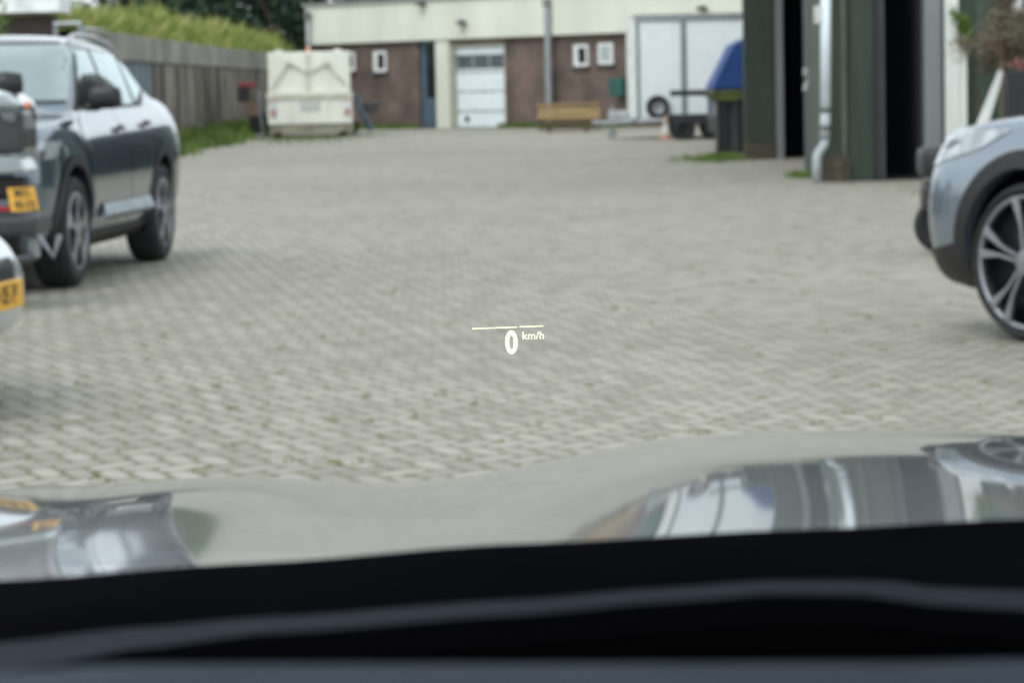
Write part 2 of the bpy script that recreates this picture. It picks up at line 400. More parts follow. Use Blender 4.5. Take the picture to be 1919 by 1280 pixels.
# toilet windows
def fwin(x0, x1, y0, y1, mode):
    a, b = FU(x0), FU(x1); zb, zt = FZ(x0, y1), FZ(x0, y0)
    mb = MB(); t = .09
    mb.b2((a, -.03, zb), (a + t, .03, zt)); mb.b2((b - t, -.03, zb), (b, .03, zt)); mb.b2((a + t, -.03, zb), (b - t, .03, zb + t)); mb.b2((a + t, -.03, zt - t), (b - t, .03, zt))
    if mode != 2: mb.b2((a + t, -.025, zb + t), (a + t + (b - a - 2 * t) * .22, .03, zt - t))
    w = mb.build('window', M_white, bd)
    mb = MB(); mb.b2((a + t * .9, -.012, zb + t * .9), (b - t * .9, -.004, zt - t * .9)); mb.build('pane', M_dglass if mode != 2 else mat('frosted', (.38, .44, .44), .3), w)
    mb = MB(); mb.b2((a - .05, -.07, zb - .1), (b + .05, .02, zb - .004)); mb.build('sill', mat('sill_dark', (.05, .045, .045), .7), w)
fwin(702, 726, 95, 134, 0); fwin(648, 667, 97, 133, 0); fwin(1077, 1104, 83, 124, 0); fwin(1123, 1151, 80, 120, 2)
# downpipes
def pipe(px, ytop, ybot, r, name_col, hop=True):
    u = FU(px); zt, zb = FZ(px, ytop), FZ(px, ybot)
    mb = MB(); mb.tube([(u, -.27, zb), (u, -.27, zt)], r, 12)
    for zz in (zb + .4, (zb + zt) / 2, zt - .5): mb.box((u, -.25, zz), (r * 2.6, .1, .05))
    d = mb.build('downpipe', name_col, bd, smooth=False)
    if hop:
        mb = MB(); mb.b2((u - .12, -.36, zt - .22), (u + .12, -.262, zt + .02), bev=.02); mb.build('hopper', mat('zinc_dark', (.12, .125, .12), .6), d)
pipe(1040.5, -2, 238, .105, M_galv); pipe(593, 22, 240, .06, mat('pvc_grey', (.42, .46, .48), .5))
# lamps on the fascia
for px, py in ((877, 43), (801, 8), (1328, 17)):
    u, z = flocal(px, py)
    mb = MB(); mb.lathe([(.0, .10), (.11, .09), (.16, .02), (.17, -.02), (.0, -.03)], (u, -.3, z), 'Z', 16); l = mb.build('wall_lamp', mat('lamp_dark', (.06, .06, .05), .5), bd, smooth=True)
    mb = MB(); mb.b2((u - .03, -.3, z + .06), (u + .03, -.181, z + .12)); mb.build('bracket', M_galv, l)
u, z = flocal(1169, 161)
mb = MB(); ua, ub = FU(1157), FU(1182); mb.b2((ua, -.38, FZ(1160, 180)), (ub, -.002, FZ(1160, 146)), bev=.03); mb.build('meter_cabinet', mat('box_green', (.02, .10, .085), .5), bd)

# ---- long concrete wall with grassed bank behind (left) ------------------
WX = -8.1
def WY(px): # y on wall plane at column
    d = ray(px, 180); return WX * d.y / d.x
M_conc = mat('stained_concrete', (.060, .054, .044), .9, col2=(.31, .28, .235), scale=1.9, stretch=(3, .8, .26), bump=.3, lo=.35, hi=.68)
M_conc2 = mat('concrete_band', (.15, .142, .125), .9, col2=(.34, .32, .28), scale=.9, stretch=(1, .6, .5), lo=.3, hi=.7)
wl = thing('retaining_wall', (WX, 56, 0), 'long weathered concrete wall with grass growing over its top on the left', 'wall')
ya, yb = WY(292) - 56, 130 - 56
y0d = WY(214) - 56
mb = MB(); mb.b2((-.3, ya, 0), (0, yb, 1.95)); mb.b2((-.3, -.2, 0), (0, y0d, 1.95)); mb.build('lower_wall', M_conc, wl)
mb = MB(); mb.b2((-.34, -.2, 1.953), (.05, yb, 2.52)); mb.build('upper_band', M_conc2, wl, bevel=.02)
mb = MB(); y = ya + 1.2
while y < yb:
    mb.b2((.002, y, 0), (.05, y + .16, 1.95)); y += random.choice((1.1, 1.9, 2.8, 4.2)) + random.uniform(-.3, .3)
mb.build('rib', M_conc, wl)
mb = MB(); mb.b2((-.12, y0d + .02, 0), (-.05, ya - .02, 1.94)); dd = mb.build('door', mat('weathered_blue_steel', (.13, .19, .225), .6, var=.2, scale=1.5, stretch=(1, 2, .3)), wl)
mb = MB()
for k in range(7): yy = y0d + .3 + k * (ya - y0d - .6) / 6; mb.b2((-.048, yy, .05), (-.03, yy + .04, 1.9))
mb.build('door_rib', mat('weathered_blue_steel2', (.07, .11, .13), .6), dd)
# bank
mb = MB(); rows = []
for iy in range(54):
    yy = 57 + iy * 1.5
    k = min(1, max(0, (yy - 56) / 20)); h = (2.62 + .52 * k) + .12 * math.sin(yy * .35) + .06 * math.sin(yy * 1.3)
    rows.append([(WX - .3, yy, 2.35), (WX - .7, yy, 2.6), (WX - 1.2, yy, h - .15), (WX - 1.8, yy, h), (WX - 3.5, yy, h), (WX - 6, yy, h * .6), (WX - 9, yy, -.1)])
mb.grid(rows)
tag(mb.build('grass_bank', mat('bank_soil', (.09, .11, .03), .95, var=.4, scale=2), smooth=True), kind='structure')
bankrows = rows
def blades(name, pts, m, h, w, label, cat, n_per=1, lean=.35, kind='stuff', tall=0.0):
    bm = bmesh.new()
    for p in pts:
        for _ in range(n_per):
            hh = h * (random.uniform(.4, 1.2) + (random.random() < .06) * tall); ww = w * random.uniform(.6, 1.4); a = random.uniform(0, 6.283)
            dx, dy = math.cos(a) * ww / 2, math.sin(a) * ww / 2
            lx, ly = random.gauss(0, lean) * hh, random.gauss(0, lean) * hh
            b = Vector(p)
            v = [bm.verts.new(b + Vector((-dx, -dy, -.02))), bm.verts.new(b + Vector((dx, dy, -.02))),
                 bm.verts.new(b + Vector((lx * .4 + dx * .7, ly * .4 + dy * .7, hh * .6))), bm.verts.new(b + Vector((lx, ly, hh))), bm.verts.new(b + Vector((lx * .4 - dx * .7, ly * .4 - dy * .7, hh * .6)))]
            bm.faces.new(v)
    me = bpy.data.meshes.new(name); bm.to_mesh(me); bm.free(); me.materials.append(m)
    o = bpy.data.objects.new(name, me); scene.collection.objects.link(o)
    return tag(o, label, cat, kind=kind)
pts = []
for _ in range(26000):
    iy = random.uniform(0, 52.9); i = int(iy); f = iy - i
    j = random.choice((0, 0, 1, 1, 2, 2, 3)); g = random.random()
    a = Vector(bankrows[i][j]).lerp(Vector(bankrows[i][j + 1]), g); b = Vector(bankrows[i + 1][j]).lerp(Vector(bankrows[i + 1][j + 1]), g)
    pts.append(a.lerp(b, f))
blades('meadow_grass', pts, M_drygrass, .36, .06, 'tall yellow green meadow grass on the bank above the concrete wall', 'grass', lean=.4, tall=.9)
# verge at wall foot
pts = []
for _ in range(13000):
    yy = random.uniform(40, 92); wdt = .35 + .25 * math.sin(yy * .6) + (1.3 if yy < 74 else .5) * random.random()
    pts.append((WX + .05 + wdt * random.random() ** .8, yy, 0))
blades('verge_grass', pts, M_leafgreen, .25, .045, 'strip of green grass and weeds along the foot of the concrete wall', 'grass', lean=.5, tall=1.1)
pts = []
for a, b, nn, dpt in ((FU(655), FU(785), 1300, .9), (FU(950), FU(1010), 500, .5), (FU(1010), FU(1180), 900, .5)):
    for _ in range(nn):
        u = random.uniform(a, b); p = FA + fdir * u + Vector((fdir.y, -fdir.x, 0)) * (.05 + random.random() ** 1.5 * dpt); pts.append((p.x, p.y, 0))
blades('facade_weeds', pts, M_leafgreen, .16, .05, 'low green weeds along the foot of the brick workshop', 'weeds')
pts = []
for (px, py, nn, rr) in ((1362, 296, 900, .28), (1345, 300, 200, .4), (1500, 332, 150, .12), (565, 262, 500, 1.4), (1330, 300, 120, .5)):
    g = G(px, py)
    for _ in range(nn): pts.append((g.x + random.gauss(0, rr * .6), g.y + random.gauss(0, rr * 1.6), 0))
blades('corner_weeds', pts, M_leafgreen, .09, .025, 'bright green weeds by the foot of the green building and the refuse container', 'weeds')
# tufts in the joints
pts = []
for _ in range(420):
    yy = 8.5 + 30 * random.random() ** 2; xx = random.uniform(-.21, .21) * yy
    for _ in range(random.randint(5, 12)): pts.append((xx + random.gauss(0, .014), yy + random.gauss(0, .02), 0))
blades('paving_weeds', pts, foliage_mat('joint_moss', (.13, .15, .03), (.17, .19, .05), (.22, .24, .07)), .008, .014, 'tiny moss tufts growing in the joints of the paving', 'moss', lean=.8)

# ---- trees ----------------------------------------------------------------
def make_tree(seed, h, cr, base, leaf=.22, n=9000, m=None, squash=.9):
    rnd = random.Random(seed)
    t = thing('tree', (0, 0, 0), 'x', 'tree')
    mb = MB(); mb.tube([(0, 0, -.1), (.1, 0, base * .5), (.15, .1, base), (.1, .2, h * .6), (0, .1, h * .85)], [.32, .25, .22, .14, .05], 9)
    cl = []
    for i in range(16):
        a = rnd.uniform(0, 6.28); z = base + (h - base) * (rnd.random()) * .75; rr = cr * rnd.uniform(.45, .95)
        e = Vector((math.cos(a) * rr, math.sin(a) * rr, z + rr * .4)); mb.tube([(0.1, .1, z * .85), e * .5 + Vector((0, 0, z * .45)), e], [.10, .06, .02], 6)
    mb.build('trunk', M_bark, t, smooth=True)
    for i in range(60):
        a = rnd.uniform(0, 6.28); q = rnd.random(); z = base + (h - base) * rnd.random(); zz = (z - base) / (h - base)
        rad = cr * math.sqrt(max(.08, 1 - (2 * zz - .85) ** 2 * .75)) * rnd.uniform(.35, 1.0)
        cl.append((Vector((math.cos(a) * rad, math.sin(a) * rad, z)), rnd.uniform(.5, 1.2) * cr * .28))
    bm = bmesh.new()
    for i in range(n):
        c, rr = rnd.choice(cl); v = Vector((rnd.gauss(0, 1), rnd.gauss(0, 1), rnd.gauss(0, squash))); v = v.normalized() * rr * rnd.uniform(.3, 1.15)
        p = c + v; d = Vector((rnd.gauss(0, 1), rnd.gauss(0, 1), rnd.gauss(0, 1))).normalized(); e = d.orthogonal().normalized(); s = leaf * rnd.uniform(.5, 1.3)
        vs = [bm.verts.new(p + d * s), bm.verts.new(p + e * s * .5), bm.verts.new(p - d * s), bm.verts.new(p - e * s * .5)]; bm.faces.new(vs)
    me = bpy.data.meshes.new('crown'); bm.to_mesh(me); bm.free(); me.materials.append(m or M_tree)
    o = bpy.data.objects.new('crown', me); scene.collection.objects.link(o); o.parent = t
    return t
trA = make_tree(3, 13, 4.6, 2.2); trB = make_tree(11, 11, 3.6, 3.5, n=4600)
tl = [(-16.8, 128, trB, 'dark green tree leftmost behind the grass bank, sky showing beside it'),
      (-13.7, 118, trB, 'dark green tree behind the grass bank, second from the left'),
      (-11.2, 126, trA, 'dark green tree in the middle of the row behind the grass bank'),
      (-9.6, 114, trA, 'dark green tree behind the bank just left of the brick workshop'),
      (-6.8, 124, trA, 'dark green tree rising behind the corner of the brick workshop'),
      (-3.5, 130, trA, 'dark green tree behind the workshop roof near its middle')]
used = set()
for i, (x, y, src, lab) in enumerate(tl):
    t = src if id(src) not in used else copy_tree(src); used.add(id(src))
    t.location = (x, y, 0); t.rotation_euler.z = i * 1.9; tag(t, lab, 'tree', 'trees behind the bank and workshop')
    t.scale = (1, 1, .9 + .08 * (i % 3))

# ---- brick outbuilding top left -------------------------------------------
ob = thing('brick_outbuilding', Vector((P(60, 180, 52).x, 52, 0)), 'small brown brick outbuilding with white roof edge behind the parked dark car', 'building')
s58 = 52 / FPX
mb = MB(); mb.b2((-3.2, 0, 0), (42 * s58, .8, 2.76)); mb.build('wall', brick_mat('brown_brick', (.075, .055, .045), (.05, .04, .035), (.06, .055, .05)), ob)
mb = MB(); mb.b2((-3.4, -.3, 2.80), (62 * s58, 1.0, 3.25)); mb.build('roof_edge', mat('white_trim', (.84, .87, .88), .5), ob)
mb = MB(); mb.b2((-.75, -.06, 1.2), (-.1, -.003, 2.2)); w = mb.build('window', mat('white_frame2', (.4, .4, .38), .5), ob)
mb = MB(); mb.b2((-.70, -.07, 1.25), (-.15, -.061, 2.15)); mb.build('pane', M_dglass, w)
# grey gate frames
gt = thing('metal_gate', (P(150, 60, 50).x, 50, 0), 'grey tubular metal gate standing above the dark parked car', 'gate')
sg = 50 / FPX
def gp(px, py): p = P(px, py, 50); return (p.x - gt.location.x, 0, p.z)
mb = MB(); x0, _, zt = gp(104, 44); x1 = gp(150, 44)[0]
mb.tube([(x0, 0, 0), (x0, 0, zt), (x1, 0, zt), (x1, 0, 0)], .055, 8); mb.tube([(x0, 0, zt - .7), (x1, 0, zt - .7)], .03, 8); mb.build('gate_frame', M_galv, gt)
mb = MB(); x0, _, zt = gp(154, 54); x1 = gp(206, 54)[0]
mb.tube([(x0, .05, 0), (x0, .05, zt), (x1, .05, zt), (x1, .05, 0)], .06, 8); mb.tube([(x0, .05, zt - .6), (x1, .05, zt - .6)], .03, 8); mb.build('gate_frame', M_galv, gt)
mb = MB(); mb.b2((x0 + .08, .1, .1), (x1 - .08, .12, zt - .12)); mb.build('gate_panel', mat('gate_mesh', (.10, .105, .10), .7), gt)
# shrub top-left
def bush(name, loc, rx, ry, rz, n, leaf, m, label, cat='bush', stem=True, zc=None):
    t = thing(name, loc, label, cat); bm = bmesh.new(); rnd = random.Random(n + int(rx * 100))
    cl = [(Vector((rnd.gauss(0, .45) * rx, rnd.gauss(0, .45) * ry, (zc if zc is not None else rz) + rnd.gauss(0, .4) * rz)), rnd.uniform(.3, .55)) for _ in range(14)]
    for i in range(n):
        c, q = rnd.choice(cl); v = Vector((rnd.gauss(0, 1) * rx, rnd.gauss(0, 1) * ry, rnd.gauss(0, 1) * rz)) * q * .7
        p = c + v; p.z = max(p.z, .02); d = Vector((rnd.gauss(0, 1), rnd.gauss(0, 1), rnd.gauss(0, 1))).normalized(); e = d.orthogonal().normalized(); s = leaf * rnd.uniform(.5, 1.3)
        bm.faces.new([bm.verts.new(p + d * s), bm.verts.new(p + e * s * .5), bm.verts.new(p - d * s), bm.verts.new(p - e * s * .5)])
    me = bpy.data.meshes.new('foliage'); bm.to_mesh(me); bm.free(); me.materials.append(m)
    o = bpy.data.objects.new('foliage', me); scene.collection.objects.link(o); o.parent = t
    if stem:
        mb = MB()
        for k in range(5): mb.tube([(0, 0, 0), (rnd.gauss(0, .15) * rx, 0, rz), (rnd.gauss(0, .5) * rx, rnd.gauss(0, .5) * ry, rz * 1.5)], [.02, .015, .006], 6)
        mb.build('stem', M_bark, t)
    return t
bush('bush', (P(-5, 60, 50).x, 50, 0), .28, .3, 1.5, 1800, .07, M_leafgreen, 'green bush at the left edge beside the brown outbuilding')

# ================================================================== CARS
def patch_mesh(bvh, org, ud, vd, rd, poly, off, step=.05):
    """fill polygon (u,v) in a plane and drop it on the body along rd"""
    org, ud, vd, rd = Vector(org), Vector(ud), Vector(vd), Vector(rd).normalized()
    bm = bmesh.new(); vs = [bm.verts.new((a, b, 0)) for a, b in poly]; bm.faces.new(vs)
    us = [p[0] for p in poly]; vv = [p[1] for p in poly]
    for lo, hi, nrm in ((min(us), max(us), (1, 0, 0)), (min(vv), max(vv), (0, 1, 0))):
        x = lo + step
        while x < hi - 1e-4:
            co = (x, 0, 0) if nrm[0] else (0, x, 0)
            bmesh.ops.bisect_plane(bm, geom=bm.verts[:] + bm.edges[:] + bm.faces[:], plane_co=co, plane_no=nrm); x += step
    dead = []
    for v in bm.verts:
        o = org + ud * v.co.x + vd * v.co.y
        h = bvh.ray_cast(o, rd)
        if h[0] is None: dead.append(v); v.co = o
        else: v.co = h[0] + h[1] * off * (1 if h[1].dot(rd) < 0 else -1)
    if dead: bmesh.ops.delete(bm, geom=dead, context='VERTS')
    return bm
def loft_body(st):
    bm = bmesh.new(); rings = []
    for s in st:
        x = s['x']; zb, ws, wm, zsh, wsh, zc = s['zb'], s['ws'], s['wm'], s['zsh'], s['wsh'], s['zc']
        zm = zb + .38 * (zsh - zb)
        h = [(0, zb), (ws * .85, zb), (ws, zb + .07 * min(1, (zsh - zb) / .4)), (wm, zm), (wm * .995, zsh - .17 * min(1, (zsh - zb) / .8)), (wsh - (.075 if 'wr' in s else .03), zsh)]
        if 'wr' in s:
            h += [(wsh - .105, zsh + .035), (s['wr'], s['zr'] - .085), (s['wr'] - .10, s['zr'] - .012), (0, zc)]
        else:
            h += [(wsh - .05, zsh + (zc - zsh) * .35), (wsh * .72, zsh + (zc - zsh) * .7), (wsh * .4, zsh + (zc - zsh) * .93), (0, zc)]
        full = [(y, z) for y, z in h] + [(-y, z) for y, z in h[-2:0:-1]]
        rings.append([bm.verts.new((x, y, z)) for y, z in full])
    n = len(rings[0])
    for a, b in zip(rings[:-1], rings[1:]):
        for k in range(n): bm.faces.new((a[k], a[(k + 1) % n], b[(k + 1) % n], b[k]))
    for r_ in (rings[0], rings[-1]):
        h = n // 2
        for k in range(h - 0):
            a, b, c, d = r_[k], r_[k + 1], r_[(n - k - 1) % n], r_[(n - k) % n]
            fs = []
            for v in (a, b, c, d):
                if v not in fs: fs.append(v)
            if len(fs) >= 3:
                try: bm.faces.new(fs)
                except ValueError: pass
    bmesh.ops.recalc_face_normals(bm, faces=bm.faces); return bm
def eval_mesh(o):
    dg = bpy.context.evaluated_depsgraph_get(); return bpy.data.meshes.new_from_object(o.evaluated_get(dg))

def spokes(kind, rr, m1):
    mb = MB()
    for k in range(5):
        a0 = 2 * math.pi * k / 5 + .3
        if kind in ('twin', 'thin'):
            for sgn in (-1, 1):
                pts = []
                tab = ((.055, .30 * sgn, .017), (rr * .55, .20 * sgn, .014), (rr * .97, .26 * sgn, .020)) if kind == 'twin' else ((.06, .20 * sgn, .009), (rr * .55, .13 * sgn, .009), (rr * .97, .20 * sgn, .024))
                for r_, da, hw in tab:
                    a = a0 + da; c = Vector((math.cos(a), 0, math.sin(a))); t = Vector((-math.sin(a), 0, math.cos(a)))
                    pts.append((c * r_ + t * hw, c * r_ - t * hw))
                poly = [p[0] for p in pts] + [p[1] for p in pts[::-1]]
                mb.prism([p + Vector((0, .012 if True else 0, 0)) for p in poly], (0, -.03, 0))
        else:
            pts = []
            for r_, da, hw in ((.05, 0, .035), (rr * .5, 0.02, .022), (rr * .97, .05, .055)):
                a = a0 + da; c = Vector((math.cos(a), 0, math.sin(a))); t = Vector((-math.sin(a), 0, math.cos(a)))
                pts.append((c * r_ + t * hw, c * r_ - t * hw))
            mb.prism([p + Vector((0, .012, 0)) for p in [q[0] for q in pts] + [q[1] for q in pts[::-1]]], (0, -.03, 0))
    mb.lathe([(0, .02), (.05, .018), (.065, .005), (.065, -.03)], (0, 0, 0), 'Y', 20)
    return mb
def make_wheel(r, w, rr, parent, kind, loc, flip, steer=0):
    """outer face at local +y"""
    mb = MB(); mb.lathe([(.02, -.05), (rr * .9, -.05), (rr * .96, -.12), (rr, -w + .02)], (0, 0, 0), 'Y', 40)
    mb.lathe([(.0, -.06), (.16, -.06), (.16, -.08), (0, -.08)], (0, 0, 0), 'Y', 28)
    wh = mb.build('wheel', mat('wheel_barrel', (.02, .02, .022), .4, .5), parent, smooth=True)
    wh.location = loc; wh.rotation_euler = (0, 0, (math.pi if flip else 0) + steer)
    mb = MB(); hw = w / 2
    prof = [(rr, -.012), (rr + .02, .006), (rr + (r - rr) * .5, .014), (r - .03, .006), (r - .008, -.018), (r, -.05), (r, -hw), (r, -w + .05), (r - .01, -w + .02), (r - .04, -w), (rr, -w + .01)]
    mb.lathe(prof, (0, 0, 0), 'Y', 56, close=True); mb.build('tyre', M_rubber, wh, smooth=True)
    mb = spokes(kind, rr, None)
    mb.lathe([(rr - .022, -.02), (rr - .020, .002), (rr - .004, .008), (rr + .004, 0.0), (rr + .002, -.03)], (0, 0, 0), 'Y', 48)
    mb.build('rim', M_alu if kind == 'twin' else mat('dark_alloy', (.32, .33, .36), .3, .85, var=.1), wh, bevel=.004)
    return wh

def make_car(name, label, loc, rz, p):
    car = thing(name, loc, label, 'car', rz)
    paint, trim = p['paint'], M_black
    bm = loft_body(p['st']); me = bpy.data.meshes.new('tmp'); bm.to_mesh(me); bm.free()
    o = bpy.data.objects.new('tmp', me); scene.collection.objects.link(o)
    sd = o.modifiers.new('s', 'SUBSURF'); sd.levels = 3; sd.render_levels = 3
    full = eval_mesh(o)
    bmf = bmesh.new(); bmf.from_mesh(full); bvh = BVHTree.FromBMesh(bmf); bmf.free()
    # wheel wells
    wr = p['wr']; arch = wr + .055
    cb = MB()
    for wx in p['wx']:
        for sy in (1, -1):
            cb.lathe([(0, sy * .5), (arch, sy * .5), (arch, sy * 1.2), (0, sy * 1.2)], (wx, 0, wr + .01), 'Y', 48)
    cut = cb.build('cut', trim)
    bmesh_c = bmesh.new(); bmesh_c.from_mesh(cut.data); bmesh.ops.remove_doubles(bmesh_c, verts=bmesh_c.verts, dist=1e-5); bmesh.ops.recalc_face_normals(bmesh_c, faces=bmesh_c.faces); bmesh_c.to_mesh(cut.data); bmesh_c.free()
    bo = o.modifiers.new('b', 'BOOLEAN'); bo.object = cut; bo.operation = 'DIFFERENCE'; bo.solver = 'EXACT'
    body_me = eval_mesh(o)
    bpy.data.objects.remove(o); bpy.data.objects.remove(cut)
    body_me.materials.clear(); body_me.materials.append(paint)
    body_me.polygons.foreach_set('use_smooth', [True] * len(body_me.polygons))
    body = bpy.data.objects.new('body', body_me); scene.collection.objects.link(body); body.parent = car
    md = body.modifiers.new('e', 'EDGE_SPLIT'); md.split_angle = R(40)
    # liners
    for wx in p['wx']:
        for sy in (1, -1):
            mb = MB(); y1 = p['W'] / 2 - .07
            seg = []
            for k in range(25):
                a = R(-18 + 216 * k / 24); seg.append((wx + math.cos(a) * (arch - .006), wr + .01 + math.sin(a) * (arch - .006)))
            mb.grid([[(x, sy * .505, z) for x, z in seg], [(x, sy * y1, z) for x, z in seg]])
            mb.bm.faces.new([mb.bm.verts.new((x, sy * .505, z)) for x, z in seg])
            bmesh.ops.remove_doubles(mb.bm, verts=mb.bm.verts, dist=.004)
            mb.build('wheel_liner', M_matte, car)
    def add(nm, org, ud, vd, rd, poly, m, off=.004, par=None, step=.05, thick=0, smooth=True):
        bm = patch_mesh(bvh, org, ud, vd, rd, poly, off, step)
        if not bm.faces: bm.free(); return None
        bmesh.ops.recalc_face_normals(bm, faces=bm.faces)
        nsum = sum((f.normal for f in bm.faces), Vector())
        if nsum.dot(Vector(rd)) > 0: bmesh.ops.reverse_faces(bm, faces=bm.faces)
        me = bpy.data.meshes.new(nm); bm.to_mesh(me); bm.free(); me.materials.append(m)
        if smooth: me.polygons.foreach_set('use_smooth', [True] * len(me.polygons))
        ob_ = bpy.data.objects.new(nm, me); scene.collection.objects.link(ob_); ob_.parent = par or car
        if thick:
            md = ob_.modifiers.new('s', 'SOLIDIFY'); md.thickness = thick; md.offset = 1
        return ob_
    X, Y, Z = (1, 0, 0), (0, 1, 0), (0, 0, 1)
    def side(sy, nm, poly, m, off=.004, par=None, **k):
        return add(nm, (0, sy * 1.5, 0), X, Z, (0, -sy, 0), poly, m, off, par, **k)
    def front(nm, poly, m, off=.004, par=None, **k): return add(nm, (3.2, 0, 0), Y, Z, (-1, 0, 0), poly, m, off, par, **k)
    def rear(nm, poly, m, off=.004, par=None, **k): return add(nm, (-3.2, 0, 0), Y, Z, (1, 0, 0), poly, m, off, par, **k)
    def sym(poly): return poly + [(-a, b) for a, b in poly[::-1]]
    for sy in (1, -1):
        for wx in p['wx']:
            arc = []
            for rad, rng in ((arch + .003, range(0, 31)), (arch + p.get('clad', .065), range(30, -1, -1))):
                for k in rng:
                    a = R(-22 + 224 * k / 30); arc.append((wx + rad * math.cos(a), max(wr + .01 + rad * math.sin(a), p['sill'] - .02)))
            side(sy, 'wheel_arch_trim', arc, p.get('archm', M_black), .012, step=.03)
        for nm, poly in p['side_windows']:
            w = side(sy, 'side_window', poly, M_glass, .006)
        fr = p['window_surround']; side(sy, 'window_surround', fr, M_black, .003)
        for poly, (hx, hz) in p['doors']:
            d = side(sy, 'door', poly, paint, .005)
            side(sy, 'door_seam', [((a - poly[0][0]) * 1.0 + poly[0][0], b) for a, b in poly], M_matte, .002, d) if False else None
            hd = side(sy, 'handle', [(hx, hz), (hx + .19, hz + .005), (hx + .19, hz + .032), (hx, hz + .03)], p.get('handlem', paint), .022, d, thick=.012)
        if p.get('moulding'):
            mb = MB(); y_ = p['W'] / 2 + .012
            mb.prism([(.62, sy * (y_ - .01), .515), (.62, sy * (y_ + .03), .435), (.62, sy * (y_ - .02), .40)], (-1.42, 0, 0)); mb.build('door_crease_glint', mat('sky_glint_silver', (.55, .62, .68), .3, .2, coat=1), car, bevel=.006)  # added silver strip, stands in for sky reflected in the door crease
        if p.get('corner'): side(sy, 'bumper_corner', [(p['wx'][0] + .50, .20), (2.06, .20), (2.09, .40), (1.9, .43), (p['wx'][0] + .46, .46)], M_black, .013, step=.03)
        if 'sillpoly' in p: side(sy, 'sill_trim', p['sillpoly'], M_black, .012, thick=.004)
        if 'headlight' in p:
            dd = Vector((-.75, -.66 * sy, 0)).normalized(); ud = Vector((-dd.y, dd.x, 0)) * (1 if sy > 0 else -1) # pointing rearwards/outwards
            if ud.x > 0: ud = -ud
            hl = add('headlight', Vector((p['hx'], sy * p['hy'], 0)) - dd * 1.5, ud, Z, dd, p['headlight'], mat('headlight_lens', (.40, .43, .45), .12, .3, coat=1, var=.35, scale=14), .006, step=.03)
            if hl and 'headlight_in' in p:
                add('headlight_unit', Vector((p['hx'], sy * p['hy'], 0)) - dd * 1.5, ud, Z, dd, p['headlight_in'], mat('lamp_unit', (.03, .035, .04), .15, coat=1), .011, hl, step=.03)
        rear('tail_light', [(sy * a, b) for a, b in p['tail']], M_red, .006)
        # mirror
        mx_, my, mz = p['mirror']
        mb = MB(); mb.box((mx_, sy * (my + .09), mz + .06), (.13, .22, .15), bev=.05); mb.box((mx_ - .01, sy * my, mz - .005), (.07, .1, .05), bev=.02)
        mr = mb.build('wing_mirror', p.get('mirrorm', M_black), car, smooth=True)
        mb = MB(); mb.box((mx_ - .072, sy * (my + .09), mz + .06), (.006, .17, .11)); mb.build('mirror_glass', M_glass, mr)
        if p.get('rails'):
            mb = MB(); pts = []
            for k in range(13):
                x = p['rails'][0] + (p['rails'][1] - p['rails'][0]) * k / 12
                hh = bvh.ray_cast(Vector((x, sy * p['rails'][2], 2.5)), Vector((0, 0, -1)))[0]; e = min(k, 12 - k) / 2
                pts.append((x, sy * p['rails'][2], hh.z + .005 + .035 * min(1, e)))
            mb.tube(pts, .016, 8); mb.build('roof_rail', M_alu, car, smooth=True)
    front('windscreen', sym(p['windscreen']), M_glass, .006)
    front('windscreen_surround', sym([(a + .03, b + (.025 if b > 1.3 else -.02)) for a, b in p['windscreen']]), M_black, .003)
    rear('rear_window', sym(p['rear_window']), M_dglass, .006)
    front('grille', sym(p['grille']), mat('grille_black', (.01, .01, .011), .3, coat=.3), .006)
    front('bumper_trim', sym(p['lowerf']), M_black, .012, thick=.004)
    rear('bumper_trim', sym(p['lowerr']), M_black, .012, thick=.004)
    # bonnet seam: panel standing proud
    add('bonnet', (0, 0, 2.5), X, Y, (0, 0, -1), [(a, b) for a, b in p['bonnet']] + [(a, -b) for a, b in p['bonnet'][::-1]], paint, .005, step=.06)
    for wx in p['wx']:
        for sy in (1, -1):
            make_wheel(wr, .235, p['rr'], car, p['spoke'], (wx, sy * (p['W'] / 2 - .012), wr), sy < 0, p.get('steer', 0) if wx > 0 else 0)
    # plates
    hp = bvh.ray_cast(Vector((3.2, 0, p['platez'])), Vector((-1, 0, 0)))[0]
    mb = MB(); mb.box((hp.x + .02 + p.get('plx', 0), 0, p['platez']), (.02, .52, .11), bev=.004); pl = mb.build('number_plate', M_yellow, car)
    if p.get('plate'): fnt_text(p['plate'], .105, 'plate_text', M_ink, pl, (hp.x + .031 + p.get('plx', 0), 0, p['platez']), (R(90), 0, R(90)), bold=.001, sx=.95)
    hp = bvh.ray_cast(Vector((-3.2, 0, p['platez'] + .2)), Vector((1, 0, 0)))[0]
    mb = MB(); mb.box((hp.x - .02, 0, p['platez'] + .2), (.02, .52, .11), bev=.004); mb.build('number_plate', M_yellow, car)
    return car, bvh

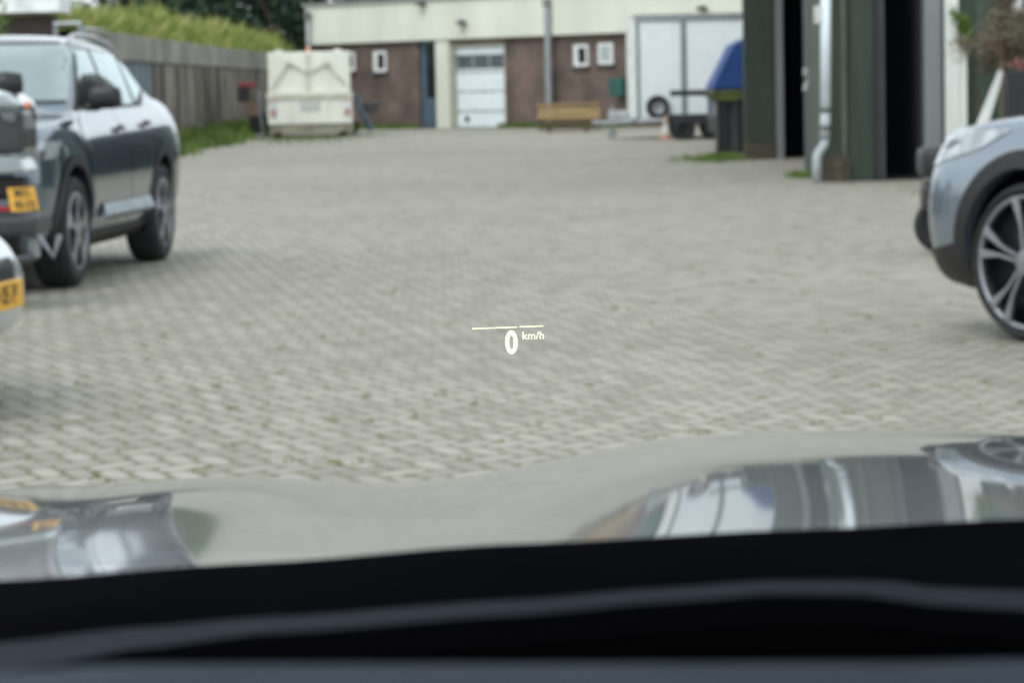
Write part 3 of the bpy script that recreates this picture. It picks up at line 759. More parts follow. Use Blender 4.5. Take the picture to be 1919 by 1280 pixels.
def S(x, zb, ws, wm, zsh, wsh, zc, wr=None, zr=None):
    d = dict(x=x, zb=zb, ws=ws, wm=wm, zsh=zsh, wsh=wsh, zc=zc)
    if wr: d['wr'] = wr; d['zr'] = zr
    return d
suv_st = [S(2.220, 0.360, 0.600, 0.660, 0.840, 0.620, 0.860), S(2.200, 0.280, 0.740, 0.800, 0.920, 0.740, 0.950), S(2.100, 0.230, 0.820, 0.870, 1.015, 0.830, 1.060), S(1.850, 0.210, 0.850, 0.920, 1.045, 0.880, 1.100),
          S(1.350, 0.200, 0.860, 0.935, 1.075, 0.900, 1.140), S(0.980, 0.200, 0.860, 0.940, 1.090, 0.880, 1.165),
          S(0.860, 0.200, 0.860, 0.940, 1.095, 0.880, 1.200, 0.800, 1.200), S(0.500, 0.200, 0.860, 0.940, 1.105, 0.880, 1.440, 0.730, 1.430), S(0.140, 0.200, 0.860, 0.940, 1.110, 0.880, 1.660, 0.675, 1.640),
          S(-0.100, 0.200, 0.860, 0.940, 1.115, 0.880, 1.695, 0.655, 1.675), S(-0.800, 0.200, 0.860, 0.940, 1.125, 0.880, 1.700, 0.640, 1.680), S(-1.500, 0.210, 0.860, 0.940, 1.145, 0.870, 1.635, 0.605, 1.615),
          S(-1.800, 0.220, 0.860, 0.930, 1.175, 0.850, 1.540, 0.570, 1.520), S(-2.020, 0.240, 0.850, 0.920, 1.185, 0.820, 1.330, 0.600, 1.320), S(-2.160, 0.260, 0.820, 0.890, 1.145, 0.840, 1.180), S(-2.210, 0.340, 0.760, 0.820, 1.045, 0.770, 1.060)]
suv = dict(st=suv_st, W=1.87, wr=.365, rr=.255, wx=(1.32, -1.33), spoke='wide', sill=.24,
    paint=mat('dark_green_grey_paint', (.075, .118, .165), .22, .75, var=.04, scale=60, coat=1),
    side_windows=[('a', [(.60, 1.17), (-.22, 1.17), (-.22, 1.565), (.10, 1.565)]), ('b', [(-.30, 1.17), (-1.05, 1.18), (-1.12, 1.54), (-.30, 1.565)]), ('c', [(-1.14, 1.19), (-1.60, 1.29), (-1.46, 1.44), (-1.19, 1.51)])],
    window_surround=[(.74, 1.145), (-1.30, 1.16), (-1.70, 1.29), (-1.50, 1.47), (-1.1, 1.55), (.08, 1.595)],
    doors=[([(.92, .32), (.92, 1.02), (.66, 1.12), (-.24, 1.125), (-.26, .32)], (-.20, .99)), ([(-.275, .32), (-.255, 1.125), (-1.1, 1.14), (-1.18, .85), (-.88, .45), (-.86, .32)], (-1.05, 1.01))],
    sillpoly=[(.86, .22), (-.86, .22), (-.86, .34), (.86, .34)],
    headlight=[(-.34, .82), (.30, .86), (.40, .96), (-.28, .96)], headlight_in=[(-.20, .83), (.12, .85), (.14, .91), (-.2, .905)], hx=2.0, hy=.75,
    tail=[(.62, .8), (.86, .8), (.84, 1.2), (.7, 1.2)], mirror=(.62, .88, 1.17), rails=(.05, -1.50, .56),
    windscreen=[(.74, 1.215), (.62, 1.60)], rear_window=[(.60, 1.22), (.50, 1.42)], grille=[(.46, .62), (.50, .86)], lowerf=[(.74, .26), (.78, .44), (.4, .5)], lowerr=[(.74, .28), (.8, .5)],
    bonnet=[(2.02, .50), (1.9, .68), (1.2, .77), (.98, .77)], platez=.5, handlem=M_black, clad=.07, moulding=True)
Fw = G(150, 537); Yr = Fw.y + 2.62
Rw = Vector((P(311, 490, Yr).x, Yr, 0))
hd = (Fw - Rw).normalized(); hz = math.atan2(hd.y, hd.x)
left = Vector((-hd.y, hd.x, 0))
suv_loc = (Fw + Rw) / 2 - left * (1.87 / 2 - .01)
suv_car, _ = make_car('dark_parked_car', 'dark green grey car with silver roof rails parked at left with its nose towards us', (suv_loc.x, suv_loc.y, 0), hz, suv)

# silver car at right
sc_st = [S(2.12, .34, .56, .66, .74, .58, .76), S(2.09, .25, .72, .79, .87, .70, .89), S(1.99, .21, .80, .87, .96, .79, .98), S(1.76, .20, .85, .91, 1.01, .85, 1.05),
         S(1.30, .20, .86, .92, 1.03, .89, 1.11), S(.95, .20, .86, .92, 1.05, .90, 1.15), S(.82, .20, .86, .92, 1.05, .90, 1.18, .80, 1.19), S(.45, .20, .86, .92, 1.06, .90, 1.40, .72, 1.40),
         S(.10, .20, .86, .92, 1.07, .90, 1.56, .66, 1.55), S(-.6, .20, .86, .92, 1.08, .90, 1.60, .64, 1.59), S(-1.4, .21, .86, .92, 1.10, .90, 1.56, .62, 1.55),
         S(-1.75, .22, .86, .91, 1.12, .88, 1.48, .62, 1.47), S(-2.0, .25, .83, .88, 1.08, .84, 1.2), S(-2.12, .34, .76, .80, .98, .76, 1.0)]
silv = dict(suv); silv.update(moulding=False, st=sc_st, W=1.85, wr=.376, rr=.315, wx=(1.28, -1.33), spoke='thin', sill=.24, mirror=(.62, .92, 1.12), corner=True,
    doors=[([(.92, .32), (.92, .98), (.66, 1.075), (-.24, 1.08), (-.26, .32)], (-.20, .93)), ([(-.275, .32), (-.255, 1.08), (-1.1, 1.095), (-1.18, .85), (-.88, .45), (-.86, .32)], (-1.05, .95))], paint=mat('silver_grey_paint', (.19, .235, .285), .28, .6, var=.03, scale=60, coat=1),
    headlight=[(-.05, .90), (.02, .995), (.42, .99), (.30, .90), (.12, .845), (-.04, .80)], headlight_in=[(.04, .90), (.08, .94), (.16, .94), (.12, .90)], hx=1.9, hy=.72, tail=[(.55, .8), (.84, .8), (.82, 1.0), (.55, 1.0)],
    windscreen=[(.78, 1.18), (.66, 1.50)], rear_window=[(.66, 1.15), (.56, 1.4)], grille=[(.40, .60), (.44, .80)], lowerf=[(.70, .26), (.76, .46), (.4, .42)], clad=.085, rails=None, mirrorm=None,
    side_windows=[('a', [(.60, 1.12), (-.22, 1.12), (-.22, 1.48), (.10, 1.48)]), ('b', [(-.30, 1.12), (-1.15, 1.14), (-1.12, 1.44), (-.30, 1.48)])], window_surround=[(.74, 1.095), (-1.35, 1.12), (-1.45, 1.36), (-1.1, 1.47), (.10, 1.51)],
    bonnet=[(1.95, .50), (1.9, .66), (1.2, .80), (.96, .79)], handlem=None)
silv['handlem'] = silv['paint']; silv['mirrorm'] = silv['paint']
SH = Vector((-.56, .83, 0)).normalized(); sl = Vector((-SH.y, SH.x, 0))
cw = G(1920, 643)
c0 = cw - sl * (1.85 / 2) - SH * 1.28
silver_car, _ = make_car('silver_parked_car', 'silver grey crossover car with black wheel arch, front end showing at the right edge', (c0.x, c0.y, 0), math.atan2(SH.y, SH.x), silv)

# light silver car at left edge, only nose seen
ns_st = [S(2.12, .36, .45, .50, .54, .45, .56), S(2.07, .28, .62, .68, .62, .58, .64), S(1.94, .24, .74, .79, .70, .70, .73), S(1.70, .21, .82, .86, .79, .77, .83),
         S(1.30, .20, .84, .89, .88, .86, .95), S(.95, .20, .84, .89, .90, .87, 1.00)] + sc_st[6:]
nose = dict(silv); nose.update(st=ns_st, paint=mat('pale_silver_paint', (.50, .55, .60), .3, .55, var=.03, scale=60, coat=1), platez=.47, plx=.05, corner=False, plate='DD 05 P', archm=M_black, grille=[(.4, .46), (.42, .60)], lowerf=[(.2, .42), (.2, .45), (.1, .45)], headlight=[(-.05, .62), (.02, .70), (.40, .74), (.30, .66), (.0, .58)], bonnet=[(1.9, .45), (1.8, .62), (1.2, .78), (.96, .77)])
nose['mirrorm'] = nose['handlem'] = nose['paint']
nh = Vector((math.cos(R(-9)), math.sin(R(-9)), 0))
npt = P(40, 545, 5200 / 470)      # far end of its plate
nl = Vector((-nh.y, nh.x, 0))
nc = Vector((npt.x, npt.y, 0)) - nl * .26 - nh * (2.12 + .07)
nose_car, _ = make_car('pale_parked_car', 'pale silver car whose nose with yellow number plate shows at the left edge', (nc.x, nc.y, 0), math.atan2(nh.y, nh.x), nose)

# ================================================================== MOTORCYCLE (left edge)
YM = 16.4
mc0 = Vector((P(-60, 400, YM).x, YM, 0))
mo = thing('touring_motorcycle', mc0, 'dark motorcycle with silver topped luggage case and yellow plate before the dark car', 'motorcycle')
def mp_(px, py, dy=0): p = P(px, py, YM + dy); return Vector((p.x - mc0.x, dy, p.z))
def pbox(mb, x0, y0, x1, y1, d0, d1, bev=.01): # pixel box with depth range
    a, b = mp_(x0, y1), mp_(x1, y0); mb.b2((a.x, d0, a.z), (b.x, d1, b.z), bev=bev)
for wx in (-.28, -1.75):
    mb = MB(); mb.lathe([(.29, -.06), (.325, -.02), (.325, .02), (.29, .06), (.22, .05), (.22, -.05)], (wx, 0, .325), 'Y', 36, close=True)
    w = mb.build('wheel', M_rubber, mo, smooth=True)
    mb = MB(); mb.lathe([(.225, -.04), (.225, .04), (.2, .03), (.2, -.03)], (wx, 0, .325), 'Y', 30, close=True); mb.lathe([(0, -.06), (.05, -.05), (.05, .05), (0, .06)], (wx, 0, .325), 'Y', 16)
    for k in range(6): a = k * math.pi / 3; mb.tube([(wx, 0, .325), (wx + .21 * math.cos(a), 0, .325 + .21 * math.sin(a))], .014, 6)
    mb.build('rim', M_alu, w)
M_case = mat('case_charcoal', (.035, .035, .038), .35, var=.2, coat=.6)
mb = MB(); pbox(mb, -80, 204, 56, 288, -.24, .24, .03); mb.build('top_case', M_case, mo, smooth=False)
mb = MB(); ca = mp_(-80, 203); cb_ = mp_(56, 203); ct = mp_(20, 168)
mb.prism([(ca.x, -.245, ca.z), (cb_.x + .01, -.245, cb_.z), (cb_.x - .02, -.245, cb_.z + .05), (ct.x, -.245, ct.z), (ca.x, -.245, ct.z)], (0, .49, 0)); mb.build('case_lid', mat('lid_silver', (.45, .50, .52), .25, .5, coat=1), mo, bevel=.03)
mb = MB(); p1 = mp_(18, 226); mb.b2((p1.x, -.252, mp_(18, 228).z), (mp_(43, 226).x, -.242, mp_(18, 212).z)); bd2 = mb.build('case_badge', M_black, mo)
fnt_text('TD', .06, 'badge_letters', M_chrome, bd2, ((p1.x + mp_(43, 226).x) / 2, -.256, mp_(18, 220).z), (R(90), 0, 0))
mb = MB(); g = mp_(18, 156); mb.lathe([(0, -.1), (.06, -.09), (.075, 0), (.06, .09), (0, .1)], (g.x - .02, 0, g.z), 'X', 14); mb.tube([(g.x - .05, 0, g.z - .01), (g.x - .1, 0, g.z - .08)], .02); mb.build('backrest', M_black, mo, smooth=True)
mb = MB(); a = mp_(62, 322); mb.prism([(mp_(-60, 292).x, -.2, mp_(0, 292).z), (mp_(48, 292).x, -.2, mp_(0, 292).z), (a.x, -.2, a.z), (mp_(-60, 330).x, -.2, mp_(0, 326).z)], (0, .4, 0)); mb.build('rear_cowl', mat('lid_silver', (.45, .50, .52)), mo, bevel=.02)
mb = MB(); pbox(mb, -60, 330, 52, 372, -.1, .1, .02); mb.build('tail_frame', M_black, mo)
# plate faces right/viewer
pc = mp_(52, 371); mb = MB(); mb.box((0, 0, 0), (.01, .21, .143), bev=.003); pl = mb.build('number_plate', M_yellow, mo); pl.location = (pc.x, -.16, pc.z); pl.rotation_euler = (0, R(-12), R(-38))
fnt_text('MX-', .075, 'plate_text', M_ink, pl, (.0065, 0, .034), (R(90), 0, R(90)), bold=.001); fnt_text('40-DJ', .07, 'plate_text', M_ink, pl, (.0065, 0, -.034), (R(90), 0, R(90)), bold=.001)
mb = MB(); pbox(mb, -70, 372, 44, 398, -.22, -.05, .01); hb = mb.build('rear_rack', mat('rack_grey', (.12, .125, .14), .5), mo)
mb = MB(); pbox(mb, -40, 384, 34, 393, -.23, -.215, .003); mb.build('red_reflector', M_red, hb)
mb = MB(); pbox(mb, -80, 400, 84, 440, -.30, .28, .03); mb.build('pannier', mat('pannier_dark', (.04, .04, .045), .45, var=.2), mo)
mb = MB(); mb.tube([mp_(-60, 505, -.15), mp_(20, 490, -.2), mp_(62, 480, -.22)], [.025, .03, .032], 14); mb.build('exhaust', mat('exhaust_steel', (.10, .095, .11), .4, .6), mo, smooth=True)
mb = MB(); pbox(mb, 60, 442, 76, 482, -.12, -.02, .01); mb.tube([mp_(70, 440, -.1), mp_(100, 480, -.1), mp_(112, 440, -.1)], .018, 8); mb.build('linkage', M_galv, mo)
mb = MB(); pbox(mb, -230, 400, -70, 520, -.18, .18, .04); mb.build('engine', M_galv, mo)
mb = MB(); pbox(mb, -260, 260, -70, 395, -.17, .17, .06); mb.build('tank', mat('lid_silver', (.45, .5, .52)), mo)
mb = MB(); pbox(mb, -150, 270, -20, 300, -.18, .18, .03); mb.build('seat', M_black, mo)
mb = MB(); mb.tube([(-1.75, -.1, .33), (-1.45, -.12, 1.0)], .03, 8); mb.tube([(-1.75, .1, .33), (-1.45, .12, 1.0)], .03, 8); mb.tube([(-1.45, -.4, 1.08), (-1.4, 0, 1.02), (-1.45, .4, 1.08)], .016, 8); mb.build('fork', M_alu, mo)
mb = MB(); o1 = mp_(66, 196); mb.lathe([(0, -.02), (.022, -.015), (.026, .01), (0, .02)], (o1.x, -.26, o1.z), 'Y', 14); ind = mb.build('indicator', M_orange, mo, smooth=True)
mb = MB(); mb.tube([(mp_(50, 200).x, -.24, mp_(50, 200).z), (o1.x, -.25, o1.z)], .01, 6); mb.tube([(o1.x + .02, -.25, o1.z - .005), (mp_(80, 222).x, -.25, mp_(80, 222).z)], .012, 6); mb.build('indicator_stalk', M_black, ind)

# ================================================================== REFUSE CONTAINER (left back)
YT = 74.0
def B(px, py, Y=YT): p = P(px, py, Y); return p.x, p.z
M_truck = mat('cream_white_body', (.78, .79, .70), .5, var=.08, scale=2.5, stretch=(1, 1, .4))
M_dark_cream = mat('dark_cream_rib', (.56, .55, .45), .6, var=.2, scale=3)  # darker cream than the body, for door ribs and hinges
tx0, tz1 = B(501, 98); tx1, _ = B(655, 98); tcx = (tx0 + tx1) / 2
rt_ = thing('refuse_container', (tcx, YT, 0), 'cream white refuse container truck body with gabled rear doors and orange beacon on top', 'container', R(4.2))
def tl_(px, py): x, z = B(px, py); return x - tcx, z
hw = (tx1 - tx0) / 2; zt = tz1; zmid_ = tl_(578, 176)[1]; zlow = tl_(578, 232)[1]
mb = MB(); mb.b2((-hw, .04, zmid_), (hw, 4.2, zt)); mb.build('upper_body', M_truck, rt_, bevel=.03)
mb = MB(); mb.b2((-hw - .03, -.10, zlow), (hw + .03, 4.3, zmid_ - .002)); lowb = mb.build('lower_body', M_truck, rt_, bevel=.03)
mb = MB(); mb.b2((-hw - .06, -.16, zmid_ - .10), (hw + .06, .0, zmid_ + .03)); mb.build('waist_rail', mat('cream_rail', (.60, .60, .50), .5), rt_, bevel=.01)
# gabled door ribs
def rib(a, b, w=.032):
    a, b = Vector((a[0], 0, a[1])), Vector((b[0], 0, b[1])); d = (b - a).normalized(); n = Vector((-d.z, 0, d.x)) * w
    mb.prism([a + n, b + n, b - n, a - n], (0, -.05, 0))
mb = MB()
for pts_ in (((508, 168), (541, 117), (577, 136)), ((577, 136), (612, 117), (648, 158))):
    q = [tl_(*p_) for p_ in pts_]
    for a, b in zip(q[:-1], q[1:]): rib((a[0], a[1]), (b[0], b[1]))
q0, q1 = tl_(577, 98), tl_(577, 174); rib(q0, q1, .02)
for v in mb.bm.verts: v.co.y += .035
mb.build('door_rib', M_dark_cream, rt_)
for s_ in (-1, 1):
    cx_ = tl_(541 if s_ < 0 else 612, 117); mb = MB(); mb.box((cx_[0], -.03, cx_[1]), (.16, .07, .12), bev=.02); mb.build('hinge', M_dark_cream, rt_)
    cx_ = tl_(522 if s_ < 0 else 632, 97); mb = MB(); mb.box((cx_[0], .2, zt + .03), (.2, .3, .07), bev=.02); mb.build('lifting_lug', M_truck, rt_)
    lx = tl_(512 if s_ < 0 else 650, 200)[0]
    mb = MB(); mb.b2((lx - .09, -.15, tl_(512, 218)[1]), (lx + .09, -.101, tl_(512, 186)[1]), bev=.01); l = mb.build('tail_light', mat('lamp_housing', (.62, .64, .66), .3), rt_)
    mb = MB(); zz = tl_(512, 210)[1]; mb.b2((lx - .05, -.165, zz - .08), (lx + .06, -.151, zz + .06)); mb.build('red_lens', mat('faded_red', (.5, .14, .11), .4), l)
    mb = MB(); zz = tl_(512, 190)[1]; mb.b2((lx - .07, -.163, zz - .02), (lx + .05, -.151, zz + .05)); mb.build('orange_lens', mat('faded_orange', (.65, .36, .28), .4), l)
mb = MB()
for px in (545, 612): x_ = tl_(px, 200)[0]; mb.b2((x_ - .03, -.14, zlow + .02), (x_ + .03, -.101, zmid_ - .11))
mb.build('panel_rib', M_truck, rt_)
mb = MB(); a = tl_(562, 208); b = tl_(600, 190); mb.b2((a[0], -.112, a[1]), (b[0], -.101, b[1])); mb.build('faded_panel', mat('faded_panel', (.50, .52, .50), .6, var=.12), rt_)
mb = MB(); a = tl_(578, 95); mb.lathe([(0, -.02), (.07, -.02), (.065, .06), (.03, .10), (0, .11)], (a[0], .3, zt + .03), 'Z', 14); mb.build('beacon', M_orange, rt_, smooth=True)
mb = MB(); mb.b2((-hw + .05, .1, .18), (hw - .05, 4.1, zlow - .002)); mb.build('chassis', mat('grimy_olive', (.10, .095, .06), .8, var=.4, scale=4), rt_)
mb = MB(); mb.b2((-hw, -.12, zlow - .22), (hw + .04, .08, zlow - .02), bev=.02); mb.b2((hw - .12, -.1, .06), (hw + .03, .05, zlow - .2)); mb.b2((-hw, -.1, .06), (-hw + .1, .05, zlow - .2)); mb.build('rear_bumper', mat('grimy_cream', (.26, .25, .18), .8, var=.3), rt_)
for sx in (-1, 1):
    for yy in (.9, 3.3):
        mb = MB(); mb.lathe([(.14, -.1), (.26, -.11), (.3, -.07), (.3, .07), (.26, .11), (.14, .1)], (sx * (hw - .2), yy, .3), 'X', 24, close=True); w = mb.build('wheel', M_rubber, rt_, smooth=True)
        mb = MB(); mb.lathe([(0, -.05), (.14, -.06), (.15, .06), (0, .05)], (sx * (hw - .2), yy, .3), 'X', 18); mb.build('rim', M_galv, w)

# ---- junk beside container -------------------------------------------------
YJ = 76.0
def jx(px, py): p = P(px, py, YJ); return p
bx, bz = jx(484, 217).x, jx(484, 217).z
bn = thing('waste_bin', (bx, YJ, 0), 'black wheeled bin against the concrete wall left of the refuse container', 'bin')
mb = MB(); w2 = 17 / (FPX / YJ); mb.prism([(-w2 * .85, 0, .08), (w2 * .85, 0, .08), (w2, 0, bz - .05), (-w2, 0, bz - .05)], (0, .6, 0)); mb.build('bin_body', M_black, bn, bevel=.02)
mb = MB(); mb.b2((-w2 - .02, -.03, bz - .048), (w2 + .02, .64, bz)); mb.build('lid', M_black, bn, bevel=.015)
for s_ in (-1, 1): mb = MB(); mb.lathe([(0, -.03), (.09, -.03), (.09, .03), (0, .03)], (s_ * w2 * .8, .5, .09), 'X', 16); mb.build('wheel', M_rubber, bn)
b1 = thing('cardboard_box', (jx(474, 200).x, YJ + .25, bz), 'tan cardboard box standing on the black bin', 'box')
mb = MB(); h1 = 27 / (FPX / YJ); mb.b2((-.22, -.2, .002), (.22, .2, h1)); mb.build('carton', mat('carton', (.22, .15, .11), .8, var=.2), b1, bevel=.01)
mb = MB(); mb.b2((-.225, -.03, h1 + .001), (.225, .03, h1 + .004)); mb.build('tape', mat('tape', (.3, .25, .18), .4), b1)
b2_ = thing('red_toolbox', (jx(462, 170).x, YJ + .25, bz + h1 + .006), 'red and black tool case stacked on the cardboard box', 'tool case')
mb = MB(); mb.b2((-.26, -.15, 0), (.05, .15, .40), bev=.02); mb.build('case', mat('dark_case', (.03, .02, .025), .5), b2_)
mb = MB(); mb.b2((-.20, -.17, .401), (.27, .15, .52), bev=.02); mb.build('lid', mat('dull_red', (.25, .03, .04), .5), b2_)
mb = MB(); mb.tube([(-.1, 0, .52), (-.1, 0, .58), (.1, 0, .58), (.1, 0, .52)], .015, 8); mb.build('handle', M_black, b2_)
sh = thing('sheet_panel', (jx(494, 240).x, YJ - .3, 0), 'pale grey sheet leaning on edge beside the refuse container', 'panel')
mb = MB(); mb.box((0, 0, .62), (.06, 1.0, 1.3), rot=Matrix.Rotation(R(-6), 3, 'Y')); mb.build('sheet', mat('pale_sheet', (.22, .22, .25), .5), sh)
mb = MB(); mb.box((.05, 0, .62), (.02, .9, .05), rot=Matrix.Rotation(R(-6), 3, 'Y')); mb.build('batten', M_bark, sh)
# wheelbarrow right of container
YW = 77.0
wb = thing('wheelbarrow', (P(690, 245, YW).x, YW, 0), 'dark wheelbarrow with blue grey frame beside the brick wall right of the refuse container', 'wheelbarrow')
def wp(px, py, dy=0): p = P(px, py, YW + dy); return (p.x - wb.location.x, dy, max(p.z, .02))
mb = MB(); a, b, c, d = wp(677, 190), wp(712, 192), wp(706, 213), wp(684, 213)
mb.prism([a, b, c, d], (0, .6, 0)); mb.build('tray', mat('barrow_dark', (.05, .05, .052), .6, var=.3), wb, bevel=.02)
mb = MB(); mb.tube([wp(668, 176), wp(676, 205), wp(697, 244)], [.09, .09, .08], 8); mb.tube([wp(668, 176, .5), wp(676, 205, .5), wp(697, 244, .5)], .06, 8); mb.build('frame', mat('barrow_blue', (.09, .13, .17), .5), wb)
mb = MB(); q = wp(660, 235, .25); mb.lathe([(.1, -.04), (.2, -.04), (.2, .04), (.1, .04)], (q[0], q[1], .2), 'Y', 20, close=True); mb.build('wheel', M_rubber, wb)

# ---- timber stacks ----------------------------------------------------------
g = G(1068, 247); YB = g.y
M_wood1 = mat('fresh_timber', (.42, .29, .13), .7, var=.3, scale=3, stretch=(.3, 4, 6)); M_wood2 = mat('weathered_timber', (.15, .098, .055), .75, var=.35, scale=3, stretch=(.3, 4, 6))
M_wood3 = mat('tan_timber', (.24, .155, .07), .7, var=.3, scale=3, stretch=(.3, 4, 6)); M_wood4 = mat('grey_timber', (.09, .065, .04), .75, var=.35, scale=3, stretch=(.3, 4, 6))
def bundle(x0, x1, ytop, ybot, m, label, grp):
    a = P(x0, ytop, YB); b = P(x1, ybot, YB); cx_ = (a.x + b.x) / 2; zb = max(b.z, .07)
    t = thing('timber_bundle', (cx_, YB, zb), label, 'timber stack', group=grp); rows = max(3, int((a.z - zb) / .11)); rh = (a.z - zb) / rows
    for r_ in range(rows):
        for k in range(4):
            ln = (b.x - a.x) / 2 * random.uniform(.93, 1.02); sh_ = random.uniform(-.04, .04); mb = MB()
            mb.b2((-ln + sh_, k * .24, r_ * rh + .004), (ln + sh_, k * .24 + .225, (r_ + 1) * rh - .034)); mb.build('plank', random.choice(m), t, bevel=.004)
    return t
bundle(1009, 1125, 192, 220, (M_wood1, M_wood1, M_wood3), 'fresh yellow timber bundle lying on top of the browner one by the brick wall', 'timber bundles')
bundle(1011, 1128, 221, 243, (M_wood2, M_wood4), 'brown weathered timber bundle underneath the yellow one by the brick wall', 'timber bundles')
for px in (1030, 1100):
    bb = MB(); p = P(px, 245, YB); bb.b2((p.x - .06, YB - .02, 0), (p.x + .06, YB + 1.0, .066)); o = bb.build('bearer_beam', M_wood2)
    tag(o, 'squared timber bearer under the %s end of the stacked planks' % ('left' if px == 1030 else 'right'), 'beam')

# ================================================================== BOX TRAILER
YX = 62.0
bx0 = P(1183, 200, YX).x; bxc = P(1196, 200, YX - .0).x
zt = P(1290, 30, YX).z; zb = P(1290, 220, YX).z
tr = thing('box_trailer', (bxc, YX, 0), 'tall white box trailer with spare wheel on its side, parked before the workshop', 'trailer')
Lb = 4.3
M_tw = mat('trailer_white', (.80, .86, .89), .4, var=.03)
mb = MB(); mb.b2((0, 0, zb), (Lb, 2.1, zt)); mb.build('box_body', M_tw, tr)
mb = MB(); mb.prism([(0, -.0, zb + .01), (-.18, .7, zb + .01), (-.18, 1.4, zb + .01), (0, 2.1, zb + .01)], (0, 0, zt - zb - .03)); mb.build('front_panel', mat('trailer_front', (.72, .74, .71), .4), tr)
mb = MB(); xs = P(1281, 100, YX).x - bxc
mb.b2((-.03, -.03, zb), (.04, -.003, zt)); mb.b2((xs - .06, -.025, zb + .05), (xs + .06, -.003, zt - .05)); mb.b2((Lb - .04, -.03, zb), (Lb, -.003, zt)); mb.build('corner_profile', mat('profile_grey', (.20, .24, .26), .5), tr)
mb = MB(); mb.b2((-.04, -.04, zt + .002), (Lb + .02, 2.14, zt + .06)); mb.b2((-.04, -.035, zt - .08), (Lb, -.031, zt + .001)); mb.build('top_rail', M_galv, tr)
mb = MB(); mb.b2((-.1, -.02, zb - .12), (Lb, 2.1, zb - .003)); mb.build('chassis', mat('trailer_chassis', (.06, .065, .07), .6), tr)
hz_ = zb - .12
mb = MB()
for s_ in (.15, 1.95): mb.tube([(-.05, s_, hz_ + .06), (-.75, 1.05, hz_ + .02)], .05, 8)
mb.tube([(-.7, 1.05, hz_ + .02), (-1.0, 1.05, hz_ + .05)], .05, 8); db = mb.build('drawbar', M_galv, tr)
mb = MB(); mb.tube([(-.55, .95, .3), (-.55, .95, hz_ + .4)], .035, 8); mb.lathe([(0, -.04), (.11, -.04), (.11, .04), (0, .04)], (-.55, .95, .112), 'Y', 18); mb.tube([(-.55, .95, .12), (-.55, .95, .3)], .03, 8); mb.build('jockey_wheel', M_galv, db)
mb = MB(); mb.b2((-.62, .8, hz_ + .08), (-.2, 1.3, hz_ + .3), bev=.03); mb.build('tool_box', mat('pale_grey_box', (.40, .43, .44), .5), db)
sw = P(1233, 200, YX - .18)
mb = MB(); rr_ = 22 / (FPX / YX); mb.lathe([(rr_ * .55, -.07), (rr_ * .9, -.08), (rr_, -.04), (rr_, .06), (rr_ * .55, .07)], (sw.x - bxc, -.12, sw.z), 'Y', 30, close=True); w = mb.build('spare_wheel', M_rubber, tr, smooth=True)
mb = MB(); mb.lathe([(0, -.03), (rr_ * .4, -.04), (rr_ * .58, -.06), (rr_ * .6, .0), (0, .02)], (sw.x - bxc, -.12, sw.z), 'Y', 24); mb.build('rim', mat('rim_grey', (.30, .32, .34), .4, .4), w)
for xx in (1.05, 1.85):
    for yy in (.12, 1.98):
        mb = MB(); mb.lathe([(.15, -.08), (.27, -.09), (.3, -.05), (.3, .05), (.27, .09), (.15, .08)], (xx + .9, yy, .3), 'Y', 28, close=True); w = mb.build('wheel', M_rubber, tr, smooth=True)
        mb = MB(); mb.lathe([(0, -.05), (.14, -.06), (.16, .05), (0, .05)], (xx + .9, yy, .3), 'Y', 20); mb.build('rim', M_galv, w)

# ---- low flatbed trailer with rail before the box trailer --------------------
YF = 60.0
fx = P(1256, 200, YF).x; fz = lambda py: P(1300, py, YF).z
fb = thing('flatbed_trailer', (fx, YF, 0), 'low black flatbed trailer with side rail in front of the white box trailer', 'trailer')
fl = P(1345, 200, YF).x - fx + .6
mb = MB(); mb.b2((-.05, 0, fz(231)), (fl, 1.5, fz(214))); mb.build('deck', mat('deck_black', (.022, .022, .024), .6), fb)
mb = MB(); mb.b2((-.0, -.02, fz(179)), (fl, .04, fz(168))); mb.build('side_rail', mat('rail_black', (.03, .035, .035), .5), fb)
for xx in (.55 * fl, .97 * fl): mb = MB(); mb.b2((xx - .025, -.015, fz(214) + .003), (xx + .025, .035, fz(179) - .002)); mb.build('rail_post', mat('rail_black', (.03, .03, .03)), fb)
for xx in (P(1283, 245, YF).x - fx, P(1340, 245, YF).x - fx):
    for yy in (.0, 1.5):
        mb = MB(); mb.lathe([(.12, -.08), (.21, -.09), (.235, -.05), (.235, .05), (.21, .09), (.12, .08)], (xx, yy, .235), 'Y', 28, close=True); w = mb.build('wheel', M_rubber, fb, smooth=True)
        mb = MB(); mb.lathe([(0, -.05), (.11, -.06), (.125, .05), (0, .05)], (xx, yy, .235), 'Y', 20); mb.build('rim', mat('wheel_barrel', (.02, .02, .02)), w)
mb = MB(); mb.tube([(-.05, .75, fz(224)), (-.7, .75, fz(226))], .045, 8); mb.build('drawbar', M_galv, fb)

# ---- blue tarpaulin covered trailer ------------------------------------------
YV = 52.0
vx = P(1337, 200, YV).x
vz = lambda py, px=1360: P(px, py, YV).z
bt = thing('tarpaulin_trailer', (vx, YV, 0), 'trailer under a bright blue sloping tarpaulin, half hidden by the green building', 'trailer')
q = lambda px: P(px, 160, YV).x - vx
mb = MB(); mb.prism([(q(1333), 0, vz(166)), (q(1336), 0, vz(158)), (q(1374), 0, vz(84)), (q(1396), 0, vz(72)), (q(1396) + 1.9, 0, vz(72)), (q(1396) + 2.2, 0, vz(166))], (0, 1.6, 0)); mb.build('tarpaulin', mat('blue_tarpaulin', (.008, .05, .20), .6, var=.18, scale=3, bump=.3), bt, bevel=.03)
mb = MB(); mb.b2((0, .02, vz(222)), (q(1396) + 2.1, 1.58, vz(166) - .003)); mb.build('trailer_body', mat('navy_body', (.03, .05, .10), .4, var=.15), bt, bevel=.02)
